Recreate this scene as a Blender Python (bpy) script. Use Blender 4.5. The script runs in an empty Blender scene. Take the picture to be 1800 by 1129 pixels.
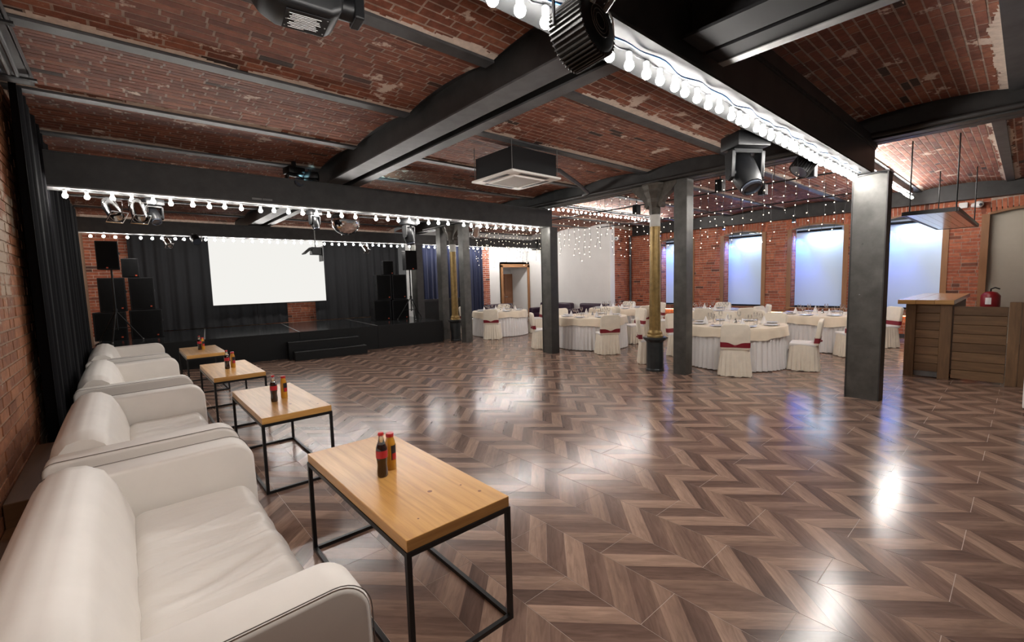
import bpy, bmesh, math, random
import numpy as np
from mathutils import Matrix, Vector
random.seed(7)
rng = np.random.default_rng(5)
# light levels
WORLD = 0.10
EXPO = 0.0
BULB = 240.0
SCREEN = 0.9
BLUE = 320.0
WASH = 20.0
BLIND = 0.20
S = bpy.context.scene
COL = S.collection
PI = math.pi

# ------------------------------------------------------------------ camera
CAM_H = 1.65
FPX, PITCH, ROLL, YAW = 784.0, math.radians(-5.1), math.radians(-1.6), math.radians(40.85)
fw = Vector((math.sin(YAW)*math.cos(PITCH), math.cos(YAW)*math.cos(PITCH), math.sin(PITCH)))
rt = fw.cross(Vector((0, 0, 1))).normalized(); up = rt.cross(fw)
R_ = rt*math.cos(ROLL) + up*math.sin(ROLL); U_ = -rt*math.sin(ROLL) + up*math.cos(ROLL)
cd = bpy.data.cameras.new('camera'); cd.sensor_width = 36.0; cd.lens = FPX/1800*36; cd.clip_start = 0.02
cam = bpy.data.objects.new('camera', cd); COL.objects.link(cam)
cam.matrix_world = Matrix(((R_.x, U_.x, -fw.x, 0), (R_.y, U_.y, -fw.y, 0), (R_.z, U_.z, -fw.z, CAM_H), (0, 0, 0, 1)))
S.camera = cam
# ------------------------------------------------------------------ world, exposure
w = bpy.data.worlds.new('world'); S.world = w; w.use_nodes = True
w.node_tree.nodes['Background'].inputs[0].default_value = (0.95, 0.93, 0.90, 1)
w.node_tree.nodes['Background'].inputs[1].default_value = WORLD
S.view_settings.view_transform = 'Standard'; S.view_settings.look = 'None'
S.view_settings.exposure = EXPO; S.view_settings.gamma = 1.0; S.view_settings.use_curve_mapping = False
S.cycles.use_denoising = True
S.cycles.max_bounces = 6; S.cycles.diffuse_bounces = 3; S.cycles.glossy_bounces = 3; S.cycles.adaptive_threshold = 0.02; S.cycles.transparent_max_bounces = 12
S.cycles.sample_clamp_indirect = 8.0

# ------------------------------------------------------------------ materials
MATS = {}
def new_mat(name):
    m = bpy.data.materials.new(name); m.use_nodes = True
    nt = m.node_tree; b = nt.nodes['Principled BSDF']; MATS[name] = m
    return m, nt, b
def N(nt, t, **k):
    n = nt.nodes.new(t)
    for a, v in k.items():
        if a.startswith('i_'):
            n.inputs[a[2:].replace('_', ' ')].default_value = v
        else:
            setattr(n, a, v)
    return n
def L(nt, a, b): nt.links.new(a, b)
def ramp(nt, stops, interp='LINEAR'):
    r = nt.nodes.new('ShaderNodeValToRGB'); e = r.color_ramp.elements; r.color_ramp.interpolation = interp
    while len(e) < len(stops): e.new(0.5)
    for x, (p, c) in zip(e, stops): x.position = p; x.color = (*c, 1)
    return r
def simple(name, col, rough=0.5, metal=0.0, noise=0.0, nscale=8.0, bump=0.0, coat=0.0, emit=None, es=0.0, spec=None, sheen=0.0, trans=0.0):
    m, nt, b = new_mat(name)
    b.inputs['Base Color'].default_value = (*col, 1); b.inputs['Roughness'].default_value = rough
    b.inputs['Metallic'].default_value = metal; b.inputs['Coat Weight'].default_value = coat
    if spec is not None: b.inputs['Specular IOR Level'].default_value = spec
    if sheen: b.inputs['Sheen Weight'].default_value = sheen
    if trans: b.inputs['Transmission Weight'].default_value = trans
    if emit: b.inputs['Emission Color'].default_value = (*emit, 1); b.inputs['Emission Strength'].default_value = es
    if noise or bump:
        g = N(nt, 'ShaderNodeNewGeometry'); t = N(nt, 'ShaderNodeTexNoise', i_Scale=nscale, i_Detail=6.0, i_Roughness=0.6)
        L(nt, g.outputs['Position'], t.inputs['Vector'])
        if noise:
            lo = tuple(c*(1-noise) for c in col); hi = tuple(min(1, c*(1+noise)) for c in col)
            r = ramp(nt, [(0.3, lo), (0.7, hi)]); L(nt, t.outputs['Fac'], r.inputs['Fac']); L(nt, r.outputs['Color'], b.inputs['Base Color'])
        if bump:
            bp = N(nt, 'ShaderNodeBump', i_Strength=bump, i_Distance=0.02); L(nt, t.outputs['Fac'], bp.inputs['Height']); L(nt, bp.outputs['Normal'], b.inputs['Normal'])
    return m
def glow(name, col, s):
    m = bpy.data.materials.new(name); m.use_nodes = True; nt = m.node_tree; nt.nodes.clear()
    e = N(nt, 'ShaderNodeEmission'); e.inputs[0].default_value = (*col, 1); e.inputs[1].default_value = s
    o = N(nt, 'ShaderNodeOutputMaterial'); L(nt, e.outputs[0], o.inputs[0]); MATS[name] = m; return m

def island_random(nt):
    g = N(nt, 'ShaderNodeNewGeometry'); o = N(nt, 'ShaderNodeObjectInfo')
    a = N(nt, 'ShaderNodeMath', operation='ADD'); f = N(nt, 'ShaderNodeMath', operation='FRACT')
    L(nt, g.outputs['Random Per Island'], a.inputs[0]); L(nt, o.outputs['Random'], a.inputs[1]); L(nt, a.outputs[0], f.inputs[0])
    return g, f.outputs[0]
def brick_mat(name, stops, plaster, thr, bump=0.5, pscale=1.6, flecks=0.0):
    m, nt, b = new_mat(name)
    g, rnd = island_random(nt)
    r = ramp(nt, stops); L(nt, rnd, r.inputs['Fac'])
    n1 = N(nt, 'ShaderNodeTexNoise', i_Scale=14.0, i_Detail=8.0, i_Roughness=0.7); L(nt, g.outputs['Position'], n1.inputs['Vector'])
    sh = ramp(nt, [(0.25, (0.55, 0.55, 0.55)), (0.75, (1.35, 1.3, 1.25))]); L(nt, n1.outputs['Fac'], sh.inputs['Fac'])
    mul = N(nt, 'ShaderNodeMix', data_type='RGBA', blend_type='MULTIPLY'); mul.inputs['Factor'].default_value = 1.0
    L(nt, r.outputs['Color'], mul.inputs['A']); L(nt, sh.outputs['Color'], mul.inputs['B'])
    n2 = N(nt, 'ShaderNodeTexNoise', i_Scale=pscale, i_Detail=9.0, i_Roughness=0.68); L(nt, g.outputs['Position'], n2.inputs['Vector'])
    mk = ramp(nt, [(thr, (0, 0, 0)), (thr+0.03, (1, 1, 1))]); L(nt, n2.outputs['Fac'], mk.inputs['Fac'])
    if flecks:
        mpg = N(nt, 'ShaderNodeMapping'); mpg.inputs['Scale'].default_value = (5.0, 16.0, 16.0); L(nt, g.outputs['Position'], mpg.inputs['Vector'])
        n3 = N(nt, 'ShaderNodeTexNoise', i_Scale=1.0, i_Detail=4.0, i_Roughness=0.6); L(nt, mpg.outputs[0], n3.inputs['Vector'])
        mk3 = ramp(nt, [(flecks, (0, 0, 0)), (flecks+0.02, (1, 1, 1))]); L(nt, n3.outputs['Fac'], mk3.inputs['Fac'])
        mm = N(nt, 'ShaderNodeMath', operation='MAXIMUM'); L(nt, mk.outputs['Color'], mm.inputs[0]); L(nt, mk3.outputs['Color'], mm.inputs[1])
        fac = mm.outputs[0]
    else: fac = mk.outputs['Color']
    mx = N(nt, 'ShaderNodeMix', data_type='RGBA'); L(nt, fac, mx.inputs['Factor'])
    L(nt, mul.outputs['Result'], mx.inputs['A']); mx.inputs['B'].default_value = (*plaster, 1)
    L(nt, mx.outputs['Result'], b.inputs['Base Color']); b.inputs['Roughness'].default_value = 0.72
    b.inputs['Specular IOR Level'].default_value = 0.35
    bp = N(nt, 'ShaderNodeBump', i_Strength=bump, i_Distance=0.012); L(nt, n1.outputs['Fac'], bp.inputs['Height']); L(nt, bp.outputs['Normal'], b.inputs['Normal'])
    return m
BR = [(0.0, (0.05, 0.032, 0.028)), (0.018, (0.055, 0.035, 0.030)), (0.03, (0.165, 0.062, 0.042)), (0.4, (0.215, 0.078, 0.050)), (0.75, (0.265, 0.096, 0.060)), (1.0, (0.32, 0.128, 0.078))]
brick_mat('brick', BR, (0.66, 0.54, 0.46), 0.598, pscale=2.3, flecks=0.70)
brick_mat('mortar', [(0, (0.36, 0.28, 0.235)), (1, (0.40, 0.31, 0.26))], (0.66, 0.54, 0.46), 0.585, pscale=2.3, flecks=0.69)
BW = [(0.0, (0.09, 0.04, 0.03)), (0.06, (0.30, 0.085, 0.045)), (0.5, (0.40, 0.115, 0.060)), (1.0, (0.50, 0.17, 0.09))]
brick_mat('wall_brick', BW, (0.60, 0.52, 0.46), 0.68, pscale=1.3)
brick_mat('wall_mortar', [(0, (0.46, 0.36, 0.30)), (1, (0.52, 0.40, 0.33))], (0.62, 0.54, 0.48), 0.68, pscale=1.3)
BL = [(0.0, (0.20, 0.075, 0.034)), (0.5, (0.28, 0.105, 0.047)), (1.0, (0.34, 0.145, 0.07))]
brick_mat('rough_brick', BL, (0.38, 0.28, 0.20), 0.55, bump=0.9, pscale=1.1)
brick_mat('rough_mortar', [(0, (0.26, 0.165, 0.105)), (1, (0.30, 0.19, 0.125))], (0.38, 0.28, 0.20), 0.58, bump=0.9, pscale=1.1)

def wood_uv(name, stops, rough, coat=0.0, gs=(3.0, 40.0), contrast=0.35, rand=True, bump=0.08, tone=False):
    m, nt, b = new_mat(name)
    uv = N(nt, 'ShaderNodeUVMap'); mp = N(nt, 'ShaderNodeMapping'); mp.inputs['Scale'].default_value = (gs[0], gs[1], 1)
    L(nt, uv.outputs[0], mp.inputs['Vector'])
    g, rnd = island_random(nt)
    cmb = N(nt, 'ShaderNodeCombineXYZ'); ml = N(nt, 'ShaderNodeMath', operation='MULTIPLY'); ml.inputs[1].default_value = 37.0
    L(nt, rnd, ml.inputs[0]); L(nt, ml.outputs[0], cmb.inputs[2]); L(nt, ml.outputs[0], cmb.inputs[0])
    ad = N(nt, 'ShaderNodeVectorMath', operation='ADD'); L(nt, mp.outputs[0], ad.inputs[0]); L(nt, cmb.outputs[0], ad.inputs[1])
    n1 = N(nt, 'ShaderNodeTexNoise', i_Scale=1.0, i_Detail=7.0, i_Roughness=0.62, i_Distortion=0.6); L(nt, ad.outputs[0], n1.inputs['Vector'])
    r = ramp(nt, stops)
    if tone:
        at = N(nt, 'ShaderNodeAttribute', attribute_name='tone'); L(nt, at.outputs['Fac'], r.inputs['Fac'])
    elif rand: L(nt, rnd, r.inputs['Fac'])
    else: L(nt, n1.outputs['Fac'], r.inputs['Fac'])
    sh = ramp(nt, [(0.25, (1-contrast,)*3), (0.75, (1+contrast,)*3)]); L(nt, n1.outputs['Fac'], sh.inputs['Fac'])
    mul = N(nt, 'ShaderNodeMix', data_type='RGBA', blend_type='MULTIPLY'); mul.inputs['Factor'].default_value = 1.0
    L(nt, r.outputs['Color'], mul.inputs['A']); L(nt, sh.outputs['Color'], mul.inputs['B']); L(nt, mul.outputs['Result'], b.inputs['Base Color'])
    b.inputs['Roughness'].default_value = rough; b.inputs['Coat Weight'].default_value = coat; b.inputs['Coat Roughness'].default_value = 0.22
    if bump:
        bp = N(nt, 'ShaderNodeBump', i_Strength=bump, i_Distance=0.004); L(nt, n1.outputs['Fac'], bp.inputs['Height']); L(nt, bp.outputs['Normal'], b.inputs['Normal'])
    return m
wood_uv('floor_plank', [(0.0, (0.120, 0.075, 0.060)), (0.3, (0.190, 0.118, 0.092)), (0.6, (0.255, 0.162, 0.122)), (1.0, (0.40, 0.262, 0.195))], 0.19, gs=(5, 38), contrast=0.34, bump=0.04, tone=True)
simple('old_plaster', (0.60, 0.49, 0.41), 0.85, noise=0.15, nscale=20)
simple('grout', (0.58, 0.46, 0.39), 0.5)
wood_uv('pine_top', [(0.25, (0.52, 0.245, 0.060)), (0.5, (0.64, 0.335, 0.095)), (0.75, (0.72, 0.41, 0.135))], 0.34, coat=0.35, gs=(1.6, 26), contrast=0.10, rand=False, bump=0.03)
wood_uv('bar_plank', [(0.0, (0.125, 0.067, 0.030)), (0.5, (0.170, 0.093, 0.043)), (1.0, (0.215, 0.122, 0.060))], 0.55, gs=(2.5, 22), contrast=0.35)
wood_uv('bar_top', [(0.25, (0.42, 0.22, 0.08)), (0.75, (0.58, 0.34, 0.13))], 0.18, coat=0.5, gs=(1.2, 20), contrast=0.12, rand=False)
wood_uv('trim_wood', [(0.0, (0.26, 0.12, 0.05)), (1.0, (0.34, 0.165, 0.070))], 0.5, gs=(2, 20), contrast=0.2)
wood_uv('podium_wood', [(0.0, (0.10, 0.042, 0.016)), (1.0, (0.13, 0.055, 0.02))], 0.5, gs=(2, 20), contrast=0.2)
wood_uv('door_wood', [(0.0, (0.20, 0.085, 0.04)), (1.0, (0.26, 0.115, 0.055))], 0.45, gs=(2, 20), contrast=0.2)
wood_uv('pale_wood', [(0.0, (0.70, 0.53, 0.36)), (1.0, (0.80, 0.63, 0.45))], 0.22, gs=(2, 18), contrast=0.12)

simple('steel', (0.028, 0.0265, 0.026), 0.5, 0.15, noise=0.35, nscale=5, bump=0.05)
wood_uv('shelf_wood', [(0.0, (0.62, 0.44, 0.28)), (1.0, (0.72, 0.54, 0.36))], 0.15, coat=1.0, gs=(2, 18), contrast=0.12)
simple('steel_light', (0.15, 0.15, 0.148), 0.45, 0.4, noise=0.3, nscale=6)
simple('column_steel', (0.075, 0.073, 0.067), 0.42, 0.25, noise=0.35, nscale=5, bump=0.06)
simple('joist_steel', (0.068, 0.068, 0.071), 0.5, 0.2, noise=0.3, nscale=6)
simple('beam_flange', (0.036, 0.037, 0.038), 0.8, spec=0.2, noise=0.3, nscale=6)
simple('black_paint', (0.008, 0.008, 0.009), 0.75, spec=0.2)
simple('black_metal', (0.012, 0.012, 0.013), 0.38, 0.3)
simple('black_plastic', (0.007, 0.007, 0.008), 0.5, spec=0.25)
simple('fixture_black', (0.0035, 0.0037, 0.0043), 0.40, spec=0.3)
simple('grille', (0.005, 0.005, 0.0055), 0.8, spec=0.15, bump=0.6, nscale=160)
simple('chrome', (0.80, 0.80, 0.80), 0.13, 1.0)
simple('mirror_tile', (0.85, 0.85, 0.88), 0.08, 1.0)
simple('lens', (0.05, 0.06, 0.08), 0.05, 0.0, spec=0.9)
simple('iron_gold', (0.28, 0.185, 0.065), 0.40, 0.5, noise=0.3, nscale=10)
simple('iron_white', (0.55, 0.54, 0.50), 0.5, noise=0.1)
simple('iron_dark', (0.030, 0.034, 0.036), 0.42, 0.3, noise=0.3, nscale=8)
simple('iron_capital', (0.075, 0.066, 0.055), 0.5, 0.35, noise=0.4, nscale=10)
simple('white_paint', (0.78, 0.77, 0.76), 0.7, noise=0.03, nscale=2)
simple('beige_paint', (0.50, 0.46, 0.38), 0.7, noise=0.05, nscale=3)
simple('blind', (0.52, 0.57, 0.63), 0.8, emit=(0.50, 0.70, 1.0), es=BLIND)  # weak bluish emission stands in for light coming through the blind
simple('leather', (0.80, 0.75, 0.695), 0.44, noise=0.03, nscale=5, bump=0.03, spec=0.35)
def seat_leather():
    m, nt, b = new_mat('seat_leather'); b.inputs['Base Color'].default_value = (0.80, 0.75, 0.695, 1); b.inputs['Roughness'].default_value = 0.40; b.inputs['Specular IOR Level'].default_value = 0.4
    g = N(nt, 'ShaderNodeNewGeometry'); mp = N(nt, 'ShaderNodeMapping'); mp.inputs['Scale'].default_value = (2.2, 13.0, 3.0); mp.inputs['Rotation'].default_value = (0, 0, 0.22)
    L(nt, g.outputs['Position'], mp.inputs['Vector']); t = N(nt, 'ShaderNodeTexNoise', i_Scale=1.0, i_Detail=3.0, i_Roughness=0.5, i_Distortion=0.8); L(nt, mp.outputs[0], t.inputs['Vector'])
    bp = N(nt, 'ShaderNodeBump', i_Strength=0.42, i_Distance=0.025); L(nt, t.outputs['Fac'], bp.inputs['Height']); L(nt, bp.outputs['Normal'], b.inputs['Normal'])
seat_leather()
simple('piping', (0.10, 0.08, 0.07), 0.6)
simple('cloth_cream', (0.82, 0.71, 0.56), 0.75, noise=0.05, nscale=6, sheen=0.2)
simple('cloth_white', (0.80, 0.78, 0.77), 0.8, noise=0.03, nscale=6)
simple('chair_cloth', (0.82, 0.75, 0.63), 0.7, noise=0.05, nscale=9, sheen=0.2)
simple('sash', (0.22, 0.010, 0.022), 0.45)
simple('plate', (0.78, 0.80, 0.85), 0.15, coat=0.3)
simple('velvet_black', (0.004, 0.004, 0.005), 0.9, spec=0.1)
simple('velvet_grey', (0.024, 0.024, 0.026), 0.9, spec=0.15)
simple('velvet_navy', (0.008, 0.013, 0.045), 0.85, sheen=0.1)
simple('stage_deck', (0.018, 0.019, 0.020), 0.16, noise=0.25, nscale=4)
simple('stage_skirt', (0.006, 0.0065, 0.007), 0.5, spec=0.25)
simple('dark_leather', (0.030, 0.010, 0.030), 0.4)
simple('ac_white', (0.90, 0.88, 0.84), 0.45)
simple('ac_grille', (0.50, 0.47, 0.43), 0.6)
simple('cola', (0.020, 0.005, 0.003), 0.06, coat=0.6)
simple('juice', (0.60, 0.28, 0.025), 0.10, coat=0.6)
simple('clear_glass', (0.80, 0.85, 0.85), 0.04, spec=0.6, trans=0.9)
simple('label_red', (0.50, 0.020, 0.030), 0.4)
simple('label_black', (0.015, 0.013, 0.02), 0.4)
simple('cap_red', (0.50, 0.020, 0.020), 0.35)
simple('red_paint', (0.20, 0.008, 0.012), 0.35)
simple('print_white', (0.75, 0.75, 0.75), 0.5)
simple('badge_orange', (0.55, 0.07, 0.02), 0.4, emit=(1.0, 0.12, 0.03), es=0.0)
simple('cable_white', (0.70, 0.72, 0.74), 0.4)
simple('cable_blue', (0.06, 0.20, 0.50), 0.4)
simple('cable_black', (0.012, 0.012, 0.013), 0.5)
glow('bulb_glow', (1.0, 0.955, 0.90), BULB)
glow('icicle_glow', (1.0, 0.82, 0.62), 9.0); MATS['icicle_glow'].cycles.emission_sampling = 'NONE'
glow('led_warm', (1.0, 0.62, 0.26), 12.0)
glow('led_blue', (0.10, 0.25, 1.0), 30.0)
glow('screen_glow', (1.0, 0.985, 0.94), SCREEN)  # emission stands in for white light projected onto the screen
def glass_mat():
    m = bpy.data.materials.new('stemware'); m.use_nodes = True; nt = m.node_tree; nt.nodes.clear()
    a = N(nt, 'ShaderNodeBsdfTransparent'); g = N(nt, 'ShaderNodeBsdfGlossy'); g.inputs['Roughness'].default_value = 0.05
    x = N(nt, 'ShaderNodeMixShader'); f = N(nt, 'ShaderNodeLayerWeight'); f.inputs[0].default_value = 0.35
    o = N(nt, 'ShaderNodeOutputMaterial'); L(nt, f.outputs['Facing'], x.inputs[0]); L(nt, a.outputs[0], x.inputs[1]); L(nt, g.outputs[0], x.inputs[2]); L(nt, x.outputs[0], o.inputs[0])
    MATS['stemware'] = m
glass_mat()

# ------------------------------------------------------------------ mesh helpers
def link(o, parent=None):
    COL.objects.link(o)
    if parent is not None: o.parent = parent
    return o
def tag(o, label=None, cat=None, group=None, kind=None):
    if label: o['label'] = label
    if cat: o['category'] = cat
    if group: o['group'] = group
    if kind: o['kind'] = kind
    return o
def thing(name, label, cat, loc=(0, 0, 0), rz=0.0, group=None, parent=None):
    o = bpy.data.objects.new(name, None); o.empty_display_size = 0.1; o.location = loc; o.rotation_euler = (0, 0, rz)
    link(o, parent); return tag(o, label, cat, group)
def copy_tree(o, parent=None):
    c = o.copy(); link(c, parent)
    for ch in list(o.children): copy_tree(ch, c)
    return c
class MB:
    def __init__(s): s.v = []; s.f = []; s.uv = {}
    def box(s, x0, x1, y0, y1, z0, z1, M=None):
        n = len(s.v); P = [(x, y, z) for z in (z0, z1) for y in (y0, y1) for x in (x0, x1)]
        if M is not None: P = [tuple(M @ Vector(p)) for p in P]
        s.v += P
        s.f += [tuple(n+i for i in q) for q in ((0, 2, 3, 1), (4, 5, 7, 6), (0, 1, 5, 4), (2, 6, 7, 3), (0, 4, 6, 2), (1, 3, 7, 5))]
        return s
    def cbox(s, c, d, M=None): return s.box(c[0]-d[0]/2, c[0]+d[0]/2, c[1]-d[1]/2, c[1]+d[1]/2, c[2]-d[2]/2, c[2]+d[2]/2, M)
    def prism(s, poly, a, b, axis='y'):
        """poly of 2-D points extruded along axis from a to b"""
        n = len(s.v); k = len(poly)
        put = {'y': lambda p, t: (p[0], t, p[1]), 'x': lambda p, t: (t, p[0], p[1]), 'z': lambda p, t: (p[0], p[1], t)}[axis]
        s.v += [put(p, a) for p in poly] + [put(p, b) for p in poly]
        s.f.append(tuple(n+i for i in range(k))); s.f.append(tuple(n+k+i for i in reversed(range(k))))
        for i in range(k):
            j = (i+1) % k; s.f.append((n+i, n+k+i, n+k+j, n+j))
        return s
    def cone(s, p0, p1, r0, r1=None, n=12, caps=True):
        r1 = r0 if r1 is None else r1
        p0 = Vector(p0); p1 = Vector(p1); d = (p1-p0).normalized(); a = d.orthogonal().normalized(); b = d.cross(a); k = len(s.v)
        for p, r in ((p0, r0), (p1, r1)):
            for i in range(n):
                t = 2*PI*i/n; s.v.append(tuple(p+a*(r*math.cos(t))+b*(r*math.sin(t))))
        for i in range(n):
            j = (i+1) % n; s.f.append((k+i, k+j, k+n+j, k+n+i))
        if caps: s.f.append(tuple(k+i for i in reversed(range(n)))); s.f.append(tuple(k+n+i for i in range(n)))
        return s
    def tube(s, pts, r, n=6, closed=False):
        pts = [Vector(p) for p in pts]; m = len(pts); k = len(s.v); a = None
        for i, p in enumerate(pts):
            q0 = pts[i-1] if (i > 0 or closed) else p; q1 = pts[(i+1) % m] if (i < m-1 or closed) else p
            d = (q1-q0).normalized()
            a = d.orthogonal().normalized() if a is None else (a-d*a.dot(d)).normalized()
            b = d.cross(a)
            for j in range(n):
                t = 2*PI*j/n; s.v.append(tuple(p+a*(r*math.cos(t))+b*(r*math.sin(t))))
        for i in range(m if closed else m-1):
            for j in range(n):
                e = (i+1) % m; s.f.append((k+i*n+j, k+i*n+(j+1) % n, k+e*n+(j+1) % n, k+e*n+j))
        if not closed:
            s.f.append(tuple(k+j for j in reversed(range(n)))); s.f.append(tuple(k+(m-1)*n+j for j in range(n)))
        return s
    def lathe(s, prof, n=24, c=(0, 0, 0), M=None):
        k = len(s.v); m = len(prof)
        for r, z in prof:
            for i in range(n):
                t = 2*PI*i/n; p = (c[0]+r*math.cos(t), c[1]+r*math.sin(t), c[2]+z)
                s.v.append(tuple(M @ Vector(p)) if M is not None else p)
        for a in range(m-1):
            for i in range(n):
                j = (i+1) % n; s.f.append((k+a*n+i, k+a*n+j, k+(a+1)*n+j, k+(a+1)*n+i))
        s.f.append(tuple(k+i for i in reversed(range(n)))); s.f.append(tuple(k+(m-1)*n+i for i in range(n)))
        return s
    def grid(s, fn, nu, nv, cu=False):
        k = len(s.v)
        for i in range(nu):
            for j in range(nv): s.v.append(tuple(fn(i/(nu if cu else nu-1), j/(nv-1))))
        for i in range(nu if cu else nu-1):
            for j in range(nv-1):
                e = (i+1) % nu; s.f.append((k+i*nv+j, k+e*nv+j, k+e*nv+j+1, k+i*nv+j+1))
        return s
    def ball(s, c, r, n=12, m=8, sz=1.0):
        return s.lathe([(max(1e-4, r*math.sin(PI*i/m)), -r*sz*math.cos(PI*i/m)) for i in range(m+1)], n, c)
    def data(s, name, mat, smooth=False, bevel=0.0, seg=3, boxuv=None, fixn=True):
        me = bpy.data.meshes.new(name); me.from_pydata(s.v, [], s.f)
        if bevel or fixn:
            bm = bmesh.new(); bm.from_mesh(me)
            bmesh.ops.recalc_face_normals(bm, faces=bm.faces)
            if bevel:
                ed = [e for e in bm.edges if len(e.link_faces) == 2 and e.calc_face_angle(0) > 0.5]
                bmesh.ops.bevel(bm, geom=ed, offset=bevel, segments=seg, profile=0.5, affect='EDGES', clamp_overlap=True)
            bm.to_mesh(me); bm.free()
        if boxuv is not None: box_uv(me, boxuv)
        if smooth:
            me.polygons.foreach_set('use_smooth', [True]*len(me.polygons))
            try: me.set_sharp_from_angle(angle=math.radians(42))
            except Exception: pass
        me.materials.append(MATS[mat]); return me
    def build(s, name, mat, parent=None, loc=(0, 0, 0), rz=0.0, **k):
        o = bpy.data.objects.new(name, s.data(name, mat, **k)); o.location = loc; o.rotation_euler = (0, 0, rz)
        return link(o, parent)
def box_uv(me, axis):
    """box mapping in metres; u runs along the given axis index"""
    uvl = me.uv_layers.new(name='UVMap'); co = [v.co for v in me.vertices]
    for p in me.polygons:
        n = [abs(c) for c in p.normal]; d = n.index(max(n))
        ax = [i for i in range(3) if i != d]
        if axis in ax: ax = [axis]+[i for i in ax if i != axis]
        for li, vi in zip(p.loop_indices, p.vertices): uvl.data[li].uv = (co[vi][ax[0]], co[vi][ax[1]])
def B(x0, x1, y0, y1, z0, z1): return MB().box(x0, x1, y0, y1, z0, z1)
def struct(o): o['kind'] = 'structure'; return o
def inst(name, me, parent=None, loc=(0, 0, 0), rz=0.0):
    o = bpy.data.objects.new(name, me); o.location = loc; o.rotation_euler = (0, 0, rz); return link(o, parent)

def px_score(P):
    """how large a piece at P (n x 3) shows in the camera: 0 outside the frame"""
    v = P-np.array([0, 0, CAM_H]); z = v @ np.array(fw); x = v @ np.array(R_); y = v @ np.array(U_)
    zz = np.maximum(z, 0.05); u = x/zz*FPX; t = y/zz*FPX
    return np.where((z > 0.2) & (abs(u) < 905) & (abs(t) < 570), 1.0/zz**2, 0.0)
UNIT = None
def lay_bricks(parent, items, mat, n_obj=300, weight=None):
    """items: list of (center, ex, ey, ez) half-axis vectors (ez points out of the wall)"""
    global UNIT
    C = np.array([i[0] for i in items]); X = np.array([i[1] for i in items]); Y = np.array([i[2] for i in items]); Z = np.array([i[3] for i in items])
    sc = px_score(C); d = C-np.array([0, 0, CAM_H]); nz = Z/np.linalg.norm(Z, axis=1, keepdims=True)
    cosv = np.abs((d*nz).sum(1))/np.linalg.norm(d, axis=1); sc = sc*cosv*np.linalg.norm(X, axis=1)
    if weight is not None: sc = sc*weight(C)
    order = np.argsort(-sc); pick = [i for i in order[:n_obj] if sc[i] > 0]
    if (mat, 'u') not in MATS:
        b = MB().box(-1, 1, -1, 1, -1, 1); MATS[(mat, 'u')] = b.data('brick', mat, bevel=0.0)
    me = MATS[(mat, 'u')]
    for i in pick:
        o = bpy.data.objects.new('brick', me)
        o.matrix_world = Matrix(((X[i][0], Y[i][0], Z[i][0], C[i][0]), (X[i][1], Y[i][1], Z[i][1], C[i][1]), (X[i][2], Y[i][2], Z[i][2], C[i][2]), (0, 0, 0, 1)))
        link(o, parent)
    keep = np.ones(len(items), bool); keep[pick] = False
    C, X, Y, Z = C[keep], X[keep], Y[keep], Z[keep]; n = len(C)
    if n:
        V = np.stack([C+a*X+b*Y+c*Z for c in (-1, 1) for b in (-1, 1) for a in (-1, 1)], 1).reshape(-1, 3)
        q = np.array([(4, 5, 7, 6), (0, 1, 5, 4), (2, 6, 7, 3), (0, 4, 6, 2), (1, 3, 7, 5)])
        F = (q[None]+8*np.arange(n)[:, None, None]).reshape(-1, 4)
        m = bpy.data.meshes.new('brick_field'); m.from_pydata(V.tolist(), [], F.tolist()); m.materials.append(MATS[mat])
        o = link(bpy.data.objects.new('brick_field', m), parent); o['kind'] = 'stuff'
def courses(org, eu, en, length, z0, z1, holes=(), bl=0.25, bh=0.065, j=0.012, proud=0.007):
    """brick courses on a vertical wall: org start point, eu unit run, en unit outward; holes (u0,u1,z0,z1) left free"""
    out = []; r = 0; z = z0; ez = Vector((0, 0, 1)); org = Vector(org); eu = Vector(eu); en = Vector(en)
    while z + bh < z1 + 0.01:
        u = -(bl+j)*(0.5 if r % 2 else 0.0) - random.random()*0.03
        while u < length:
            ln = bl if random.random() > 0.22 else bl*0.5
            a, b = max(u, 0), min(u+ln, length)
            segs = [(a, b)]
            for h in holes:
                if z+bh*0.6 > h[2] and z+bh*0.4 < h[3]:
                    ns = []
                    for (p, q) in segs:
                        if q <= h[0] or p >= h[1]: ns.append((p, q)); continue
                        if p < h[0]: ns.append((p, h[0]))
                        if q > h[1]: ns.append((h[1], q))
                    segs = ns
            for (p, q) in segs:
                if q-p > 0.03:
                    hz = bh*(0.94+0.1*random.random()); pr = proud*(0.5+random.random())
                    c = org+eu*((p+q)/2)+ez*(z+bh/2)
                    out.append((tuple(c), tuple(eu*((q-p)/2)), tuple(ez*hz/2), tuple(en*pr)))
            u += ln+j
        z += bh+j; r += 1
    return out

# ================================================================== STRUCTURE
WX = 14.3      # window wall
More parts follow.
